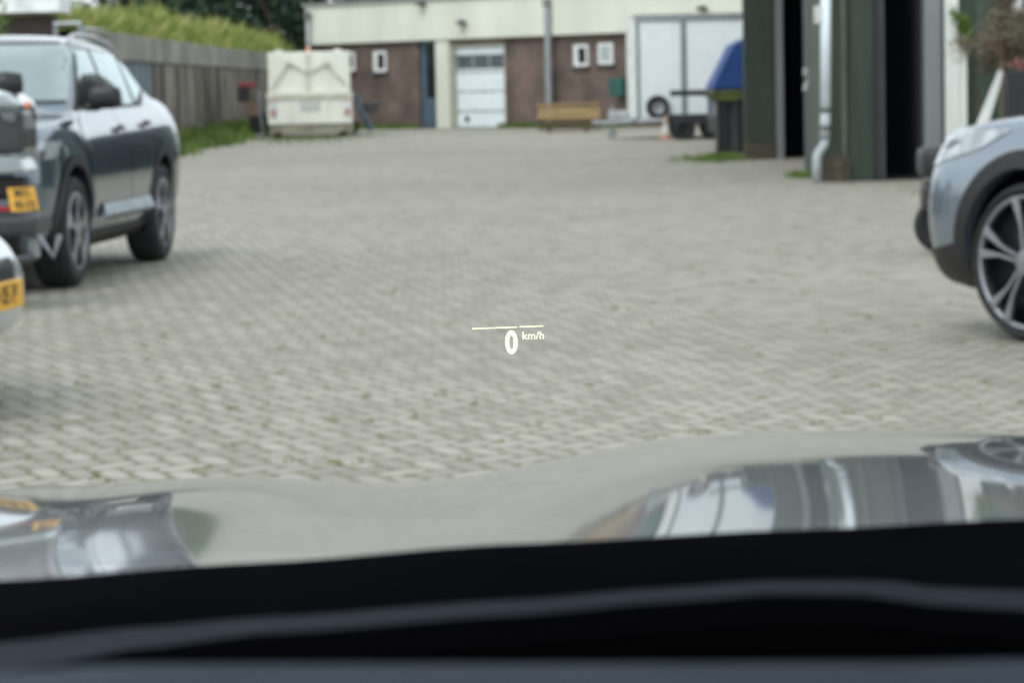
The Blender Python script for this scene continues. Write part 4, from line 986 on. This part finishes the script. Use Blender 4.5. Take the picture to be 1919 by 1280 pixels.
mb = MB(); mb.b2((q(1337), -.03, vz(186)), (q(1344), .015, vz(170))); mb.build('tail_light', mat('dusty_red', (.32, .05, .08), .4), bt)
mb = MB(); mb.b2((q(1337), -.035, vz(214)), (q(1346), .015, vz(194))); mb.build('marker_board', mat('dusty_white', (.5, .5, .55), .4), bt)
for xx in (.45, 1.9):
    mb = MB(); mb.lathe([(.14, -.08), (.26, -.09), (.29, -.05), (.29, .05), (.26, .09), (.14, .08)], (xx + .1, .12, .29), 'Y', 28, close=True); w = mb.build('wheel', M_rubber, bt, smooth=True)
    mb = MB(); mb.lathe([(0, -.05), (.13, -.06), (.15, .05), (0, .05)], (xx + .1, .12, .29), 'Y', 20); mb.build('rim', M_galv, w)
mb = MB(); mb.b2((0.02, .1, .30), (q(1396) + 2, 1.5, vz(222) - .003)); mb.build('chassis', M_black, bt)

# ---- traffic cone -------------------------------------------------------------
g = G(1249, 262)
cn = thing('traffic_cone', (g.x, g.y, 0), 'faded orange and white traffic cone standing in front of the white box trailer', 'traffic cone')
M_co = mat('faded_cone_orange', (.42, .25, .19), .6, var=.1); M_cw = mat('cone_white', (.58, .58, .52), .6)
mb = MB(); mb.box((0, 0, .02), (.36, .36, .04), bev=.012); mb.build('base', M_co, cn)
def fr(z0, z1, m, nm):
    rad = lambda z: .13 - .105 * (z - .04) / .5
    mb = MB(); mb.lathe([(0, z0), (rad(z0), z0), (rad(z1), z1), (0, z1)], (0, 0, 0), 'Z', 22); mb.build(nm, m, cn, smooth=False)
fr(.041, .14, M_co, 'cone_body'); fr(.141, .38, M_cw, 'white_band'); fr(.381, .54, M_co, 'cone_tip')

# ---- black planter ---------------------------------------------------------------
g = G(1372, 286)
sp = FPX / g.y
pt = thing('black_planter', (g.x, g.y, 0), 'tall black slatted planter at the corner of the green building', 'planter')
hp_ = 100 / sp; w_ = 27 / sp
mb = MB(); mb.b2((-w_, 0, 0), (-w_ * .12, .5, hp_), bev=.01); mb.b2((w_ * .38, 0, 0), (w_, .5, hp_), bev=.01); mb.build('side_panel', M_black, pt)
mb = MB(); mb.b2((-w_ * .118, .03, 0), (w_ * .378, .47, hp_ - .02)); mb.build('front_panel', mat('charcoal_panel', (.045, .05, .055), .6), pt)
mb = MB(); mb.b2((-w_ * .97, .03, hp_ - .06), (w_ * .97, .47, hp_ - .021)); mb.build('soil', mat('soil', (.03, .022, .015), .9), pt)
bush('sedum_plant', (g.x, g.y + .22, hp_ - .02), .30, .22, .09, 2200, .022, foliage_mat('sedum', (.04, .065, .012), (.10, .125, .02), (.19, .21, .04)), 'low yellow green plant spilling over the black planter', 'plant', stem=False, zc=.07)

# ================================================================== GREEN BUILDING (right)
YS1 = FPX / 118.0; YS2 = FPX / 154.5
HB = 4.6
M_green = mat('dark_green_boards', (.030, .042, .030), .65, var=.18, scale=2, stretch=(6, 6, .4))
M_green2 = mat('olive_boards', (.042, .062, .038), .65, var=.2, scale=2, stretch=(7, 7, .5))
M_plinth = brick_mat('plinth_brick', (.055, .045, .035), (.09, .075, .045), (.05, .045, .035))
M_postg = mat('grey_post', (.19, .205, .21), .5, var=.12, scale=2, stretch=(4, 4, .3)); M_wpost = mat('off_white_post', (.74, .77, .74), .6, var=.08, scale=2, stretch=(4, 4, .4))
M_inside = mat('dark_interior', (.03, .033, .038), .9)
gb = thing('green_building', (0, 0, 0), 'dark green timber workshop with open bays and grey posts on the right', 'building')
X1 = lambda px: P(px, 200, YS1).x
X2 = lambda px: P(px, 200, YS2).x
mb = MB()
zpl = P(1420, 268, YS1).z
mb.b2((X1(1396), YS1, zpl), (X1(1450), YS1 + .25, HB)); mb.prism([(X1(1396), YS1 + .25, 0), (X1(1396) + 1.75, YS1 + 14, 0), (X1(1396) + 1.95, YS1 + 14, 0), (X1(1396) + .2, YS1 + .25, 0)], (0, 0, HB))
mb.b2((X1(1396) + 1.95, YS1 + 13.8, 0), (16, YS1 + 14, HB))
w1 = mb.build('wall', M_green, gb)
mb = MB(); mb.b2((X1(1395.5), YS1 - .02, 0), (X1(1450), YS1 + .25, zpl - .002)); mb.build('plinth', M_plinth, gb)
mb = MB(); mb.b2((X1(1454), YS1 - .06, 0), (X1(1468), YS1 + .1, HB)); mb.build('post', M_postg, gb)
mb = MB(); mb.b2((X1(1450), YS1 + .02, 0), (X1(1454) - .002, YS1 + .2, HB)); mb.build('post', mat('dark_trim', (.02, .02, .022), .6), gb)
# front bay block (nearer)
side_a = (P(1508, 317, 5200 / 136.0).x, 5200 / 136.0); side_b = (X2(1540), YS2)
mb = MB()
a, b = Vector((*side_a, 0)), Vector((*side_b, 0)); d_ = (b - a).normalized(); nn = Vector((d_.y, -d_.x, 0)); nn = nn if nn.x > 0 else -nn
mb.prism([a + (b - a) * .38, b, b + nn * .2, a + (b - a) * .38 + nn * .2], (0, 0, HB))
zp2 = P(1570, 292, YS2).z
mb.b2((X2(1560), YS2 + .0, zp2), (X2(1588), YS2 + .2, HB))
mb.b2((X2(1541), YS2 + .03, zp2), (X2(1560) - .001, YS2 + .2, HB))
mb.build('wall', M_green2, gb)
mb = MB(); mb.prism([a, a + (b - a) * .375, a + (b - a) * .375 + nn * .06, a + nn * .06], (0, 0, HB)); dlf = mb.build('door', mat('teal_door', (.018, .035, .042), .5, var=.1), gb)
hp1 = P(1519, 148, a.lerp(b, .3).y)
mb = MB(); mb.box((hp1.x - .06, hp1.y, hp1.z + .1), (.07, .1, .10), bev=.02); mb.box((hp1.x - .06, hp1.y, hp1.z - .10), (.06, .09, .10), bev=.02); mb.tube([(hp1.x - .09, hp1.y, hp1.z + .12), (hp1.x - .02, hp1.y, hp1.z), (hp1.x - .1, hp1.y, hp1.z - .14)], .014, 8); mb.build('door_bracket', mat('pale_bracket', (.42, .44, .42), .5), dlf)
mb = MB(); mb.b2((X2(1541), YS2 - .05, 0), (X2(1590), YS2 + .2, zp2 - .002), bev=.01); mb.b2((X2(1558), YS2 - .09, .0), (X2(1578), YS2 - .052, zp2 - .04)); mb.build('plinth', M_plinth, gb)
mb = MB(); mb.b2((X2(1590), YS2 + .05, 0), (X2(1640), YS2 + .12, HB))
k = X2(1596)
dl = mb.build('sliding_door', M_green, gb)
mb = MB(); mb.b2((X2(1577), YS2 - .035, zp2 + .01), (X2(1585), YS2 - .002, HB)); mb.build('post', mat('olive_post', (.085, .095, .07), .6), gb)
mb = MB(); mb.b2((X2(1641), YS2 + .0, 0), (X2(1650), YS2 + .2, HB)); mb.build('post', mat('dark_trim', (.02, .02, .022)), gb)
mb = MB(); mb.b2((X2(1650) + .002, YS2 + .03, 0), (X2(1659), YS2 + .16, HB)); mb.build('post', mat('slate_post', (.045, .05, .06), .5), gb)
mb = MB(); mb.b2((X2(1732), YS2 - .06, 0), (X2(1764), YS2 + .18, HB)); mb.build('post', M_postg, gb)
mb = MB(); mb.b2((X2(1764) + .002, YS2 + .0, 0), (X2(1769), YS2 + .16, HB)); mb.build('post', M_green2, gb)
mb = MB(); mb.b2((X2(1770), YS2 - .08, 0), (X2(1795), YS2 + .2, HB)); mb.b2((X2(1795) + .001, YS2 - .05, 0), (X2(1811), YS2 + .2, P(1800, 84, YS2).z)); mb.build('post', M_wpost, gb)
mb = MB()
x = X2(1797); i = 0
mb.b2((X2(1797), YS2 + .1, P(1800, 84, YS2).z + .01), (X2(1813), YS2 + .2, HB))
x = X2(1813)
while x < 16:
    mb.b2((x, YS2 + .08 + (.0 if i % 2 else .018), 0), (x + .115, YS2 + .2, HB)); x += .117; i += 1
mb.build('board_wall', mat('green_boards', (.040, .068, .045), .6, var=.18, scale=2, stretch=(7, 7, .5)), gb)
mb = MB(); mb.b2((X2(1901), YS2 + .03, P(1900, 32, YS2).z), (X2(1901) + 1.2, YS2 + .078, P(1900, 32, YS2).z + 1.2)); w = mb.build('window', M_white, gb)
mb = MB(); mb.b2((X2(1901) + .1, YS2 + .02, P(1900, 32, YS2).z + .1), (X2(1901) + 1.1, YS2 + .029, P(1900, 32, YS2).z + 1.1)); mb.build('pane', M_dglass, w)
# interior, floor, roof
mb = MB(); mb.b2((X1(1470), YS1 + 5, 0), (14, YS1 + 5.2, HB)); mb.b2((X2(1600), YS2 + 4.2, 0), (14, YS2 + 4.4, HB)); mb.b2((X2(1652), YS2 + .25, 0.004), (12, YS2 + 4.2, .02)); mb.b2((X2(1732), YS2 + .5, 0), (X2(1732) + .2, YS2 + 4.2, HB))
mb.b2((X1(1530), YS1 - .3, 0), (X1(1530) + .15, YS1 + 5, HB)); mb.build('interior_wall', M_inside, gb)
mb = MB(); mb.prism([(X1(1396) - .3, YS1 - .5, HB + .003), (16, YS1 - .5, HB + .003), (16, YS1 + 14.4, HB + .003), (X1(1396) + 1.5, YS1 + 14.4, HB + .003)], (0, 0, .25)); mb.prism([(X2(1541) - .35, YS2 - .5, HB + .003), (16, YS2 - .5, HB + .003), (16, YS1 - .503, HB + .003), (side_a[0] - .3, YS1 - .503, HB + .003)], (0, 0, .25)); mb.build('roof', mat('roof_grey', (.12, .12, .12), .8), gb)
# downpipe with offset, on front corner
pY = YS2 - .12
pp = lambda px, py, dy=0: P(px, py, pY + dy)
mb = MB(); r_ = 9.5 / (FPX / pY)
pth = [pp(1548, -80), pp(1547, 203)]; mb.tube(pth, r_, 14); dp = mb.build('downpipe', mat('white_pipe', (.74, .82, .88), .45, var=.05), gb, smooth=True)
mb = MB(); mb.tube([pp(1547, 207), pp(1546, 262)], r_ * .98, 14); mb.tube([pp(1546, 262), pp(1545, 270), pp(1536, 283), pp(1531, 292), pp(1530, 341)], r_ * .85, 14); mb.build('lower_pipe', mat('grey_white_pipe', (.42, .46, .48), .5, var=.12), dp, smooth=True)
mb = MB()
for py in (205, 238): mb.tube([pp(1547, py - 3), pp(1547, py + 4)], r_ * 1.2, 14)
mb.build('pipe_collar', mat('collar_dark', (.08, .085, .08), .6), dp)
mb = MB(); a = pp(1526, 44); b = pp(1541, 10); mb.b2((a.x, pY - .05, a.z), (b.x, pY + .06, b.z), bev=.015); mb.build('junction_box', mat('pale_box', (.55, .57, .54), .5), gb)
# moss plant on post + planters beyond right car
bush('wall_plant', (X2(1803), YS2 - .12, P(1800, 82, YS2).z), .09, .09, .16, 700, .03, M_leafgreen, 'small green plant on the white post of the green building', 'plant', stem=True, zc=.18)
YH = YS2 - 1.4
hg = P(1878, 190, YH)
hb = thing('standard_shrub', (hg.x, YH, 0), 'brown dried standard shrub with round crown on a wooden stem, behind the silver car', 'shrub')
bmx = bmesh.new(); rnd = random.Random(5); cc = P(1885, 85, YH); cs = [(Vector((rnd.gauss(0, .21), rnd.gauss(0, .21), rnd.gauss(0, .14))), rnd.uniform(.1, .2)) for _ in range(22)] + [(Vector((rnd.uniform(-.1, .1), 0, rnd.uniform(.25, .55))), .08) for _ in range(6)]
for i in range(9000):
    c, q_ = rnd.choice(cs); p = Vector((cc.x - hg.x, 0, cc.z)) + c + Vector((rnd.gauss(0, 1), rnd.gauss(0, 1), rnd.gauss(0, 1))) * q_ * .55
    d = Vector((rnd.gauss(0, 1), rnd.gauss(0, 1), rnd.gauss(0, 1))).normalized(); e = d.orthogonal().normalized(); s_ = .022 * rnd.uniform(.5, 1.3)
    bmx.faces.new([bmx.verts.new(p + d * s_), bmx.verts.new(p + e * s_ * .5), bmx.verts.new(p - d * s_), bmx.verts.new(p - e * s_ * .5)])
me = bpy.data.meshes.new('crown'); bmx.to_mesh(me); bmx.free(); me.materials.append(foliage_mat('dried_leaves', (.07, .055, .035), (.15, .12, .08), (.28, .24, .17)))
o = bpy.data.objects.new('crown', me); scene.collection.objects.link(o); o.parent = hb
mb = MB(); mb.tube([(0, 0, .25), (.02, 0, hg.z), (-.01, 0, cc.z + .1)], [.035, .03, .02], 8)
for k in range(7): a_ = k * .9; mb.tube([(0, 0, cc.z - .15), (math.cos(a_) * .25, math.sin(a_) * .25, cc.z + .1)], [.012, .005], 5)
mb.build('trunk', mat('stake_wood', (.35, .22, .13), .7), hb)
mb = MB(); mb.lathe([(0, 0), (.17, 0), (.22, .38), (.2, .38), (.19, .34), (0, .34)], (0, 0, 0), 'Z', 24); mb.build('pot', mat('dark_pot', (.03, .03, .032), .6), hb)
q1 = P(1905, 190, YH - .3)
bp_ = thing('black_flower_box', (q1.x + .12, YH - .3, 0), 'black flower box with pink blossom beside the dried shrub', 'planter')
zz = P(1900, 134, YH - .3).z
mb = MB(); mb.b2((-.25, -.12, 0), (.4, .2, zz), bev=.01); mb.build('box', M_black, bp_)
mb = MB(); rnd = random.Random(9)
for k in range(40): c = Vector((rnd.uniform(-.2, .3), rnd.uniform(-.1, .15), zz + rnd.uniform(0, .14))); mb.box(c, (.05, .05, .012), rot=Matrix.Rotation(rnd.uniform(0, 3), 3, (rnd.random(), rnd.random(), rnd.random())))
mb.build('blossom', mat('pink_blossom', (.35, .12, .12), .7, var=.5, scale=9), bp_)
lb = thing('white_board', (P(1852, 190, YH - .2).x, YH - .2, 0), 'narrow white board leaning beside the shrub trunk behind the silver car', 'board')
def lp(px, py): p = P(px, py, YH - .2); return (p.x - lb.location.x, 0, p.z)
b0 = lp(1838, 195); b1_ = lp(1858, 195)
mb = MB(); mb.prism([lp(1872, 130), lp(1880, 136), lp(1874, 160), (b1_[0] - .25, 0, .02), (b0[0] - .33, 0, .02)], (0, .03, 0)); mb.build('board', M_white, lb)
mb = MB(); mb.box((-.1, .05, .6), (.03, .03, 1.1)); mb.build('strut', M_bark, lb)

# ---- black moped behind the silver car -------------------------------------------
YQ = 19.6
qx = P(1726, 435, YQ).x
mp2 = thing('black_moped', (qx, YQ, 0), 'black moped with rear box mostly hidden behind the silver car', 'moped', rz=0)
Q = lambda px, py: (P(px, py, YQ).x - qx, P(px, py, YQ).z)
mb = MB(); rw = .20; mb.lathe([(rw * .7, -.05), (rw * .95, -.055), (rw, -.02), (rw, .02), (rw * .95, .055), (rw * .7, .05)], (Q(1713, 400)[0] + rw, 0, rw), 'Y', 36, close=True); w = mb.build('wheel', M_rubber, mp2, smooth=True)
mb = MB(); mb.lathe([(0, -.05), (.16, -.03), (.16, .03), (0, .05)], (Q(1713, 400)[0] + rw, 0, rw), 'Y', 20); mb.build('rim', M_black, w)
mb = MB(); mb.lathe([(rw * .7, -.05), (rw * .95, -.055), (rw, -.02), (rw, .02), (rw * .95, .055), (rw * .7, .05)], (Q(1713, 400)[0] + rw + 1.2, 0, rw), 'Y', 36, close=True); mb.build('wheel', M_rubber, mp2, smooth=True)
a = Q(1723, 333); b = Q(1768, 274)
mb = MB(); mb.b2((a[0], -.2, a[1]), (b[0] + .12, .2, b[1]), bev=.06); mb.build('rear_box', mat('box_black', (.022, .022, .024), .55), mp2, smooth=True)
mb = MB(); a = Q(1728, 385); mb.b2((a[0], -.14, a[1] - .05), (a[0] + 1.0, .14, Q(1728, 340)[1]), bev=.05); mb.b2((a[0] + .9, -.18, .25), (a[0] + 1.05, .18, 1.0), bev=.04); mb.b2((a[0] + .3, -.14, .2), (a[0] + 1.0, .14, .3), bev=.03); mb.build('body', M_black, mp2)
mb = MB(); mb.tube([(a[0] + .9, -.3, 1.02), (a[0] + .95, 0, 1.0), (a[0] + .9, .3, 1.02)], .018, 8); mb.build('handlebar', M_black, mp2)

# ================================================================== OWN CAR (viewer sits inside)
own = thing('grey_car', (.37, -.3, 0), 'grey car around the viewer, its glossy bonnet and black dashboard at the bottom', 'car')
OX, OY = .37, -.3
def loc_(v): return Vector((v[0] - OX, v[1] - OY, v[2]))
def interp(tab, x):
    if x <= tab[0][0]: return tab[0][1] + (tab[0][1] - tab[1][1]) / (tab[0][0] - tab[1][0]) * (x - tab[0][0])
    for (a, b), (c, d) in zip(tab[:-1], tab[1:]):
        if x <= c:
            t = (x - a) / (c - a); t2 = t * t * (3 - 2 * t); t = t * .5 + t2 * .5
            return b + (d - b) * t
    a, b = tab[-2]; c, d = tab[-1]; return d + (d - b) / (c - a) * (x - c)
# bonnet: slope profiles for left flank, middle valley and raised centre, blended across
import numpy as np
Y0, Y1, NB = 1.60, 3.62, 150
ys = np.linspace(Y0, Y1, NB + 1)
bL = np.interp(ys, [1.8, 2.15, 2.73, 3.1, 3.3, 3.45, 3.62], [4.0, 4.6, 6.4, 8.2, 12, 22, 45])
bC = np.interp(ys, [1.8, 2.2, 2.7, 3.15, 3.35, 3.48, 3.62], [5.9, 5.9, 6.6, 8.0, 12, 22, 45])
bR = np.interp(ys, [1.8, 2.08, 2.31, 3.3, 3.42, 3.5, 3.62], [4.0, 4.5, 5.05, 7.3, 11, 20, 45])
ker = np.hanning(15); ker /= ker.sum()
def smooth(a, n=7): k = np.hanning(2 * n + 1); k /= k.sum(); return np.convolve(np.pad(a, n, mode='edge'), k, 'valid')
bL, bC, bR = (smooth(b, 5) for b in (bL, bC, bR))
HWB = .98
xs_ = OX + np.linspace(-HWB, HWB, 197)
xm = OX - np.abs(xs_ - OX)                 # mirrored about the car's centre
wL = np.interp(xm, [-.31, -.16], [1, 0]); wR = np.interp(xm, [-.05, .18], [0, 1])
wL, wR = smooth(wL, 9), smooth(wR, 9); wC = 1 - wL - wR
T0 = [(-300, 1112), (0, 1090), (480, 1056), (960, 1021), (1500, 994), (1919, 974), (2300, 962)]      # lower edge of bonnet
def zrear(x):
    lo, hi = -3000.0, 5000.0
    pxx = 960 + x * FPX / 1.8 + 20
    py = float(np.interp(pxx, [a for a, b in T0], [b for a, b in T0])); return P(pxx, py, 1.8).z + .012 + .20 * math.tan(R(4.0))
zr0 = smooth(np.array([zrear(float(x)) for x in xm]), 9)
edge = np.clip((np.abs(xs_ - OX) - (HWB - .10)) / .10, 0, 1) ** 2 * .07
dy = (Y1 - Y0) / NB
cum = lambda b: np.concatenate([[0], np.cumsum(np.tan(np.radians((b[1:] + b[:-1]) / 2)) * dy)])
cL, cC, cR = cum(bL), cum(bC), cum(bR)
rows = []
for k in range(NB + 1):
    row = []
    for i, x in enumerate(xs_):
        xc = (x - OX) / HWB
        row.append(loc_((x, ys[k] + .06 * (1 - xc * xc) * k / NB, zr0[i] - (wL[i] * cL[k] + wC[i] * cC[k] + wR[i] * cR[k]) - edge[i])))
    rows.append(row)
bon_edge = [(rows[k][-1], rows[k][0]) for k in range(NB + 1)]
mb = MB(); mb.grid(rows)
M_own = bpy.data.materials.new('own_grey_paint'); M_own.use_nodes = True
ob_ = M_own.node_tree.nodes['Principled BSDF']; ob_.inputs['Base Color'].default_value = (.10, .115, .13, 1); ob_.inputs['Metallic'].default_value = .4; ob_.inputs['Roughness'].default_value = .38
ob_.inputs['Coat Weight'].default_value = 1; ob_.inputs['Coat Roughness'].default_value = .035; ob_.inputs['Coat IOR'].default_value = 1.5
o = mb.build('bonnet', M_own, own, smooth=True)
for sx in (-1, 1):
    mb = MB(); mb.grid([[v + Vector((sx * .004, 0, -.006)), v + Vector((sx * .03, 0, -.05)), v + Vector((sx * .05, 0, -.22)), Vector((v.x + sx * .03, v.y, .35))] for v in [e[0 if sx > 0 else 1] for e in bon_edge[::10]]]); mb.build('front_wing', M_own, own, smooth=True)
mb = MB(); mb.grid([[v + Vector((0, .01, -.012)), v + Vector((0, .06, -.12)), v + Vector((0, .03, -.4))] for v in rows[-1][::8]]); mb.build('front_bumper', M_own, own, smooth=True)
# pixel tables of the dark edges across the view
T1 = [(-300, 1240), (0, 1206), (250, 1178), (500, 1158), (960, 1126), (1250, 1103), (1450, 1089), (1650, 1089), (1750, 1102), (1919, 1108), (2300, 1116)]
T2 = [(-300, 1300), (0, 1262), (100, 1244), (250, 1216), (500, 1187), (960, 1153), (1250, 1128), (1450, 1113), (1620, 1116), (1750, 1134), (1919, 1144), (2300, 1160)]
T3 = [(-300, 1262), (0, 1262), (200, 1247), (960, 1246), (1700, 1243), (1919, 1238), (2300, 1236)]
cols = list(range(-1500, 4001, 60))
M_dash = mat('dash_vinyl', (.030, .032, .038), .65, var=.15, scale=90, bump=.15)
M_cowl = mat('scuttle_black', (.0045, .0045, .006), .7, var=.3, scale=8, spec=0)
M_lip_lit = mat('dash_lip_lit_grey', (.035, .042, .05), .6, var=.06, scale=40, spec=0)  # lighter grey: skylight on the lip is put into its colour
def rowp(tab, off, Y): return [loc_(P(c, interp(tab, c) + off, Y)) for c in cols]
mb = MB(); mb.grid([rowp(T0, 50, 1.575), rowp(T0, 34, 1.2), rowp(T0, 6, .58), rowp(T0, -1, .54), rowp(T0, 2, .52), rowp(T0, 14, .505), rowp(T0, 45, .49), rowp(T1, -8, .46), rowp(T1, 4, .45), rowp(T1, 60, .448)])
mb.build('dashboard_top', M_cowl, own, smooth=True)
mb = MB(); rws = []
nlip = 8
for k in range(nlip + 1):
    f = k / nlip; rws.append([loc_(P(c, interp(T1, c) * (1 - f) + interp(T2, c) * f, 0.450 - .030 * f)) for c in cols])
rws.insert(0, rowp(T1, 20, .452))
mb.grid(rws); mb.build('dashboard_lip', M_lip_lit, own, smooth=True)
mb = MB(); mb.grid([rowp(T2, 0, .419), rowp(T2, 14, .416), rowp(T2, 60, .413), rowp(T2, 300, .41), rowp(T3, 300, .36), rowp(T3, 60, .345)]); mb.build('display_recess', M_matte, own)  # black holds the shade of the well and of the lip's front face
mb = MB(); mb.grid([rowp(T3, 120, .345), rowp(T3, 8, .34), rowp(T3, 0, .336), rowp(T3, 3, .33), rowp(T3, 40, .31), rowp(T3, 200, .27)]); mb.build('instrument_cowl', mat('cowl_lit_grey', (.075, .09, .11), .7, var=.1, scale=30, spec=0), own, smooth=True)  # grey includes the light from above on the near dash edge
mb = MB(); mb.b2((-1.0, -1.5 - OY, .30), (1.0, 1.60 - OY, .34)); mb.b2((-1.0, 1.56 - OY, .342), (1.0, 1.60 - OY, .90)); mb.build('cabin_floor', M_matte, own)
for sx in (-1, 1):
    mb = MB(); mb.box((sx * .93, .05 - OY, .65), (.06, 3.0, .61), bev=.02); mb.build('door_lining', M_cowl, own)
# scuttle between bonnet and windscreen
mb = MB(); mb.grid([[v + Vector((0, -.004, -.012)) for v in rows[0][::8]], [v + Vector((0, -.06, -.07)) for v in rows[0][::8]], [v + Vector((0, -.14, -.08)) for v in rows[0][::8]]]); mb.build('scuttle_panel', M_black, own)
# windscreen
WZ = P(953, 642, 1.30); WS = .51
wnorm = Vector((0, WS, 1)).normalized(); wt = Vector((0, -1, WS)).normalized()
def wpt(x, y): return Vector((x, y, WZ.z + (WZ.y - y) * WS))
mb = MB(); mb.grid([[loc_(wpt(x, y)) for x in (-.35, 0, .37, .74, 1.09)] for y in (1.60, 1.2, .45)]); mb.build('windscreen', glass_mat('windscreen_glass', (.93, .96, .95), .16), own)
# roof, pillars, rear
mb = MB(); zr_ = wpt(0, .45).z
mb.b2((-.62, .42 - OY, zr_), (.62, -2.2 - OY, zr_ + .04)); mb.build('roof', M_own, own)
for sx in (-1, 1):
    mb = MB(); mb.tube([loc_(wpt(OX + sx * .76, 1.74)), loc_(wpt(OX + sx * .66, .42))], .035, 8); mb.build('windscreen_pillar', M_black, own)
# head-up display projected on the windscreen
hud_m = mat('hud_light', (1.0, 1.0, .66), .5, emit=1.1, var=0)
bm = bmesh.new()
def hud_bm_add(me_or_polys, ox, oy):
    pass
upx = 1.30 / FPX / math.cos(math.atan(480 / FPX))        # metres per photo pixel at the glass
ang = math.acos(abs(wt.dot(ray(958, 642)))); stretch = 1 / math.sin(ang)
def on_glass(u, v):               # u,v in pixels from centre (v up)
    return loc_(WZ + Vector((1, 0, 0)) * (u * upx) + wt * (v * upx * stretch) + wnorm * .0006)
def rot2(u, v): return u * math.cos(.022) - v * 0, v + u * .0
def glyph(txt, size, u0, v0, name, sx=1.0, bold=0.0, par=None, shear=0):
    cu = bpy.data.curves.new(name, 'FONT'); cu.body = txt; cu.size = size; cu.align_x = 'CENTER'; cu.align_y = 'CENTER'; cu.offset = bold; cu.resolution_u = 6; cu.space_character = 1.04
    t = bpy.data.objects.new(name, cu); scene.collection.objects.link(t)
    me = bpy.data.meshes.new_from_object(t.evaluated_get(bpy.context.evaluated_depsgraph_get())); bpy.data.objects.remove(t)
    xs2 = [v.co.x for v in me.vertices]; ys2 = [v.co.y for v in me.vertices]; cx_, cy_ = (min(xs2) + max(xs2)) / 2, (min(ys2) + max(ys2)) / 2
    for v in me.vertices:
        u = (v.co.x - cx_) * sx + u0; w = (v.co.y - cy_) + v0
        v.co = on_glass(u, w)
    me.materials.clear(); me.materials.append(hud_m); o = bpy.data.objects.new(name, me); scene.collection.objects.link(o); o.parent = par or own; return o
CX, CY = 953, 642
mb = MB()
for x0, x1, y0, y1 in ((886, 970, 617, 616), (974, 1018, 615.5, 615)):
    mb.bm.faces.new([mb.bm.verts.new(on_glass(x0 - CX, CY - y0 + 1.0)), mb.bm.verts.new(on_glass(x1 - CX, CY - y1 + 1.0)), mb.bm.verts.new(on_glass(x1 - CX, CY - y1 - 1.0)), mb.bm.verts.new(on_glass(x0 - CX, CY - y0 - 1.0))])
hud = mb.build('head_up_display', hud_m, own); hud['label'] = 'pale yellow projected scale line and speed reading'
glyph('0', 58, 958.5 - CX, CY - 644, 'speed_digit', .80, 1.9, hud)
glyph('km/h', 20, 999.5 - CX, CY - 632, 'speed_unit', 1.0, .25, hud)
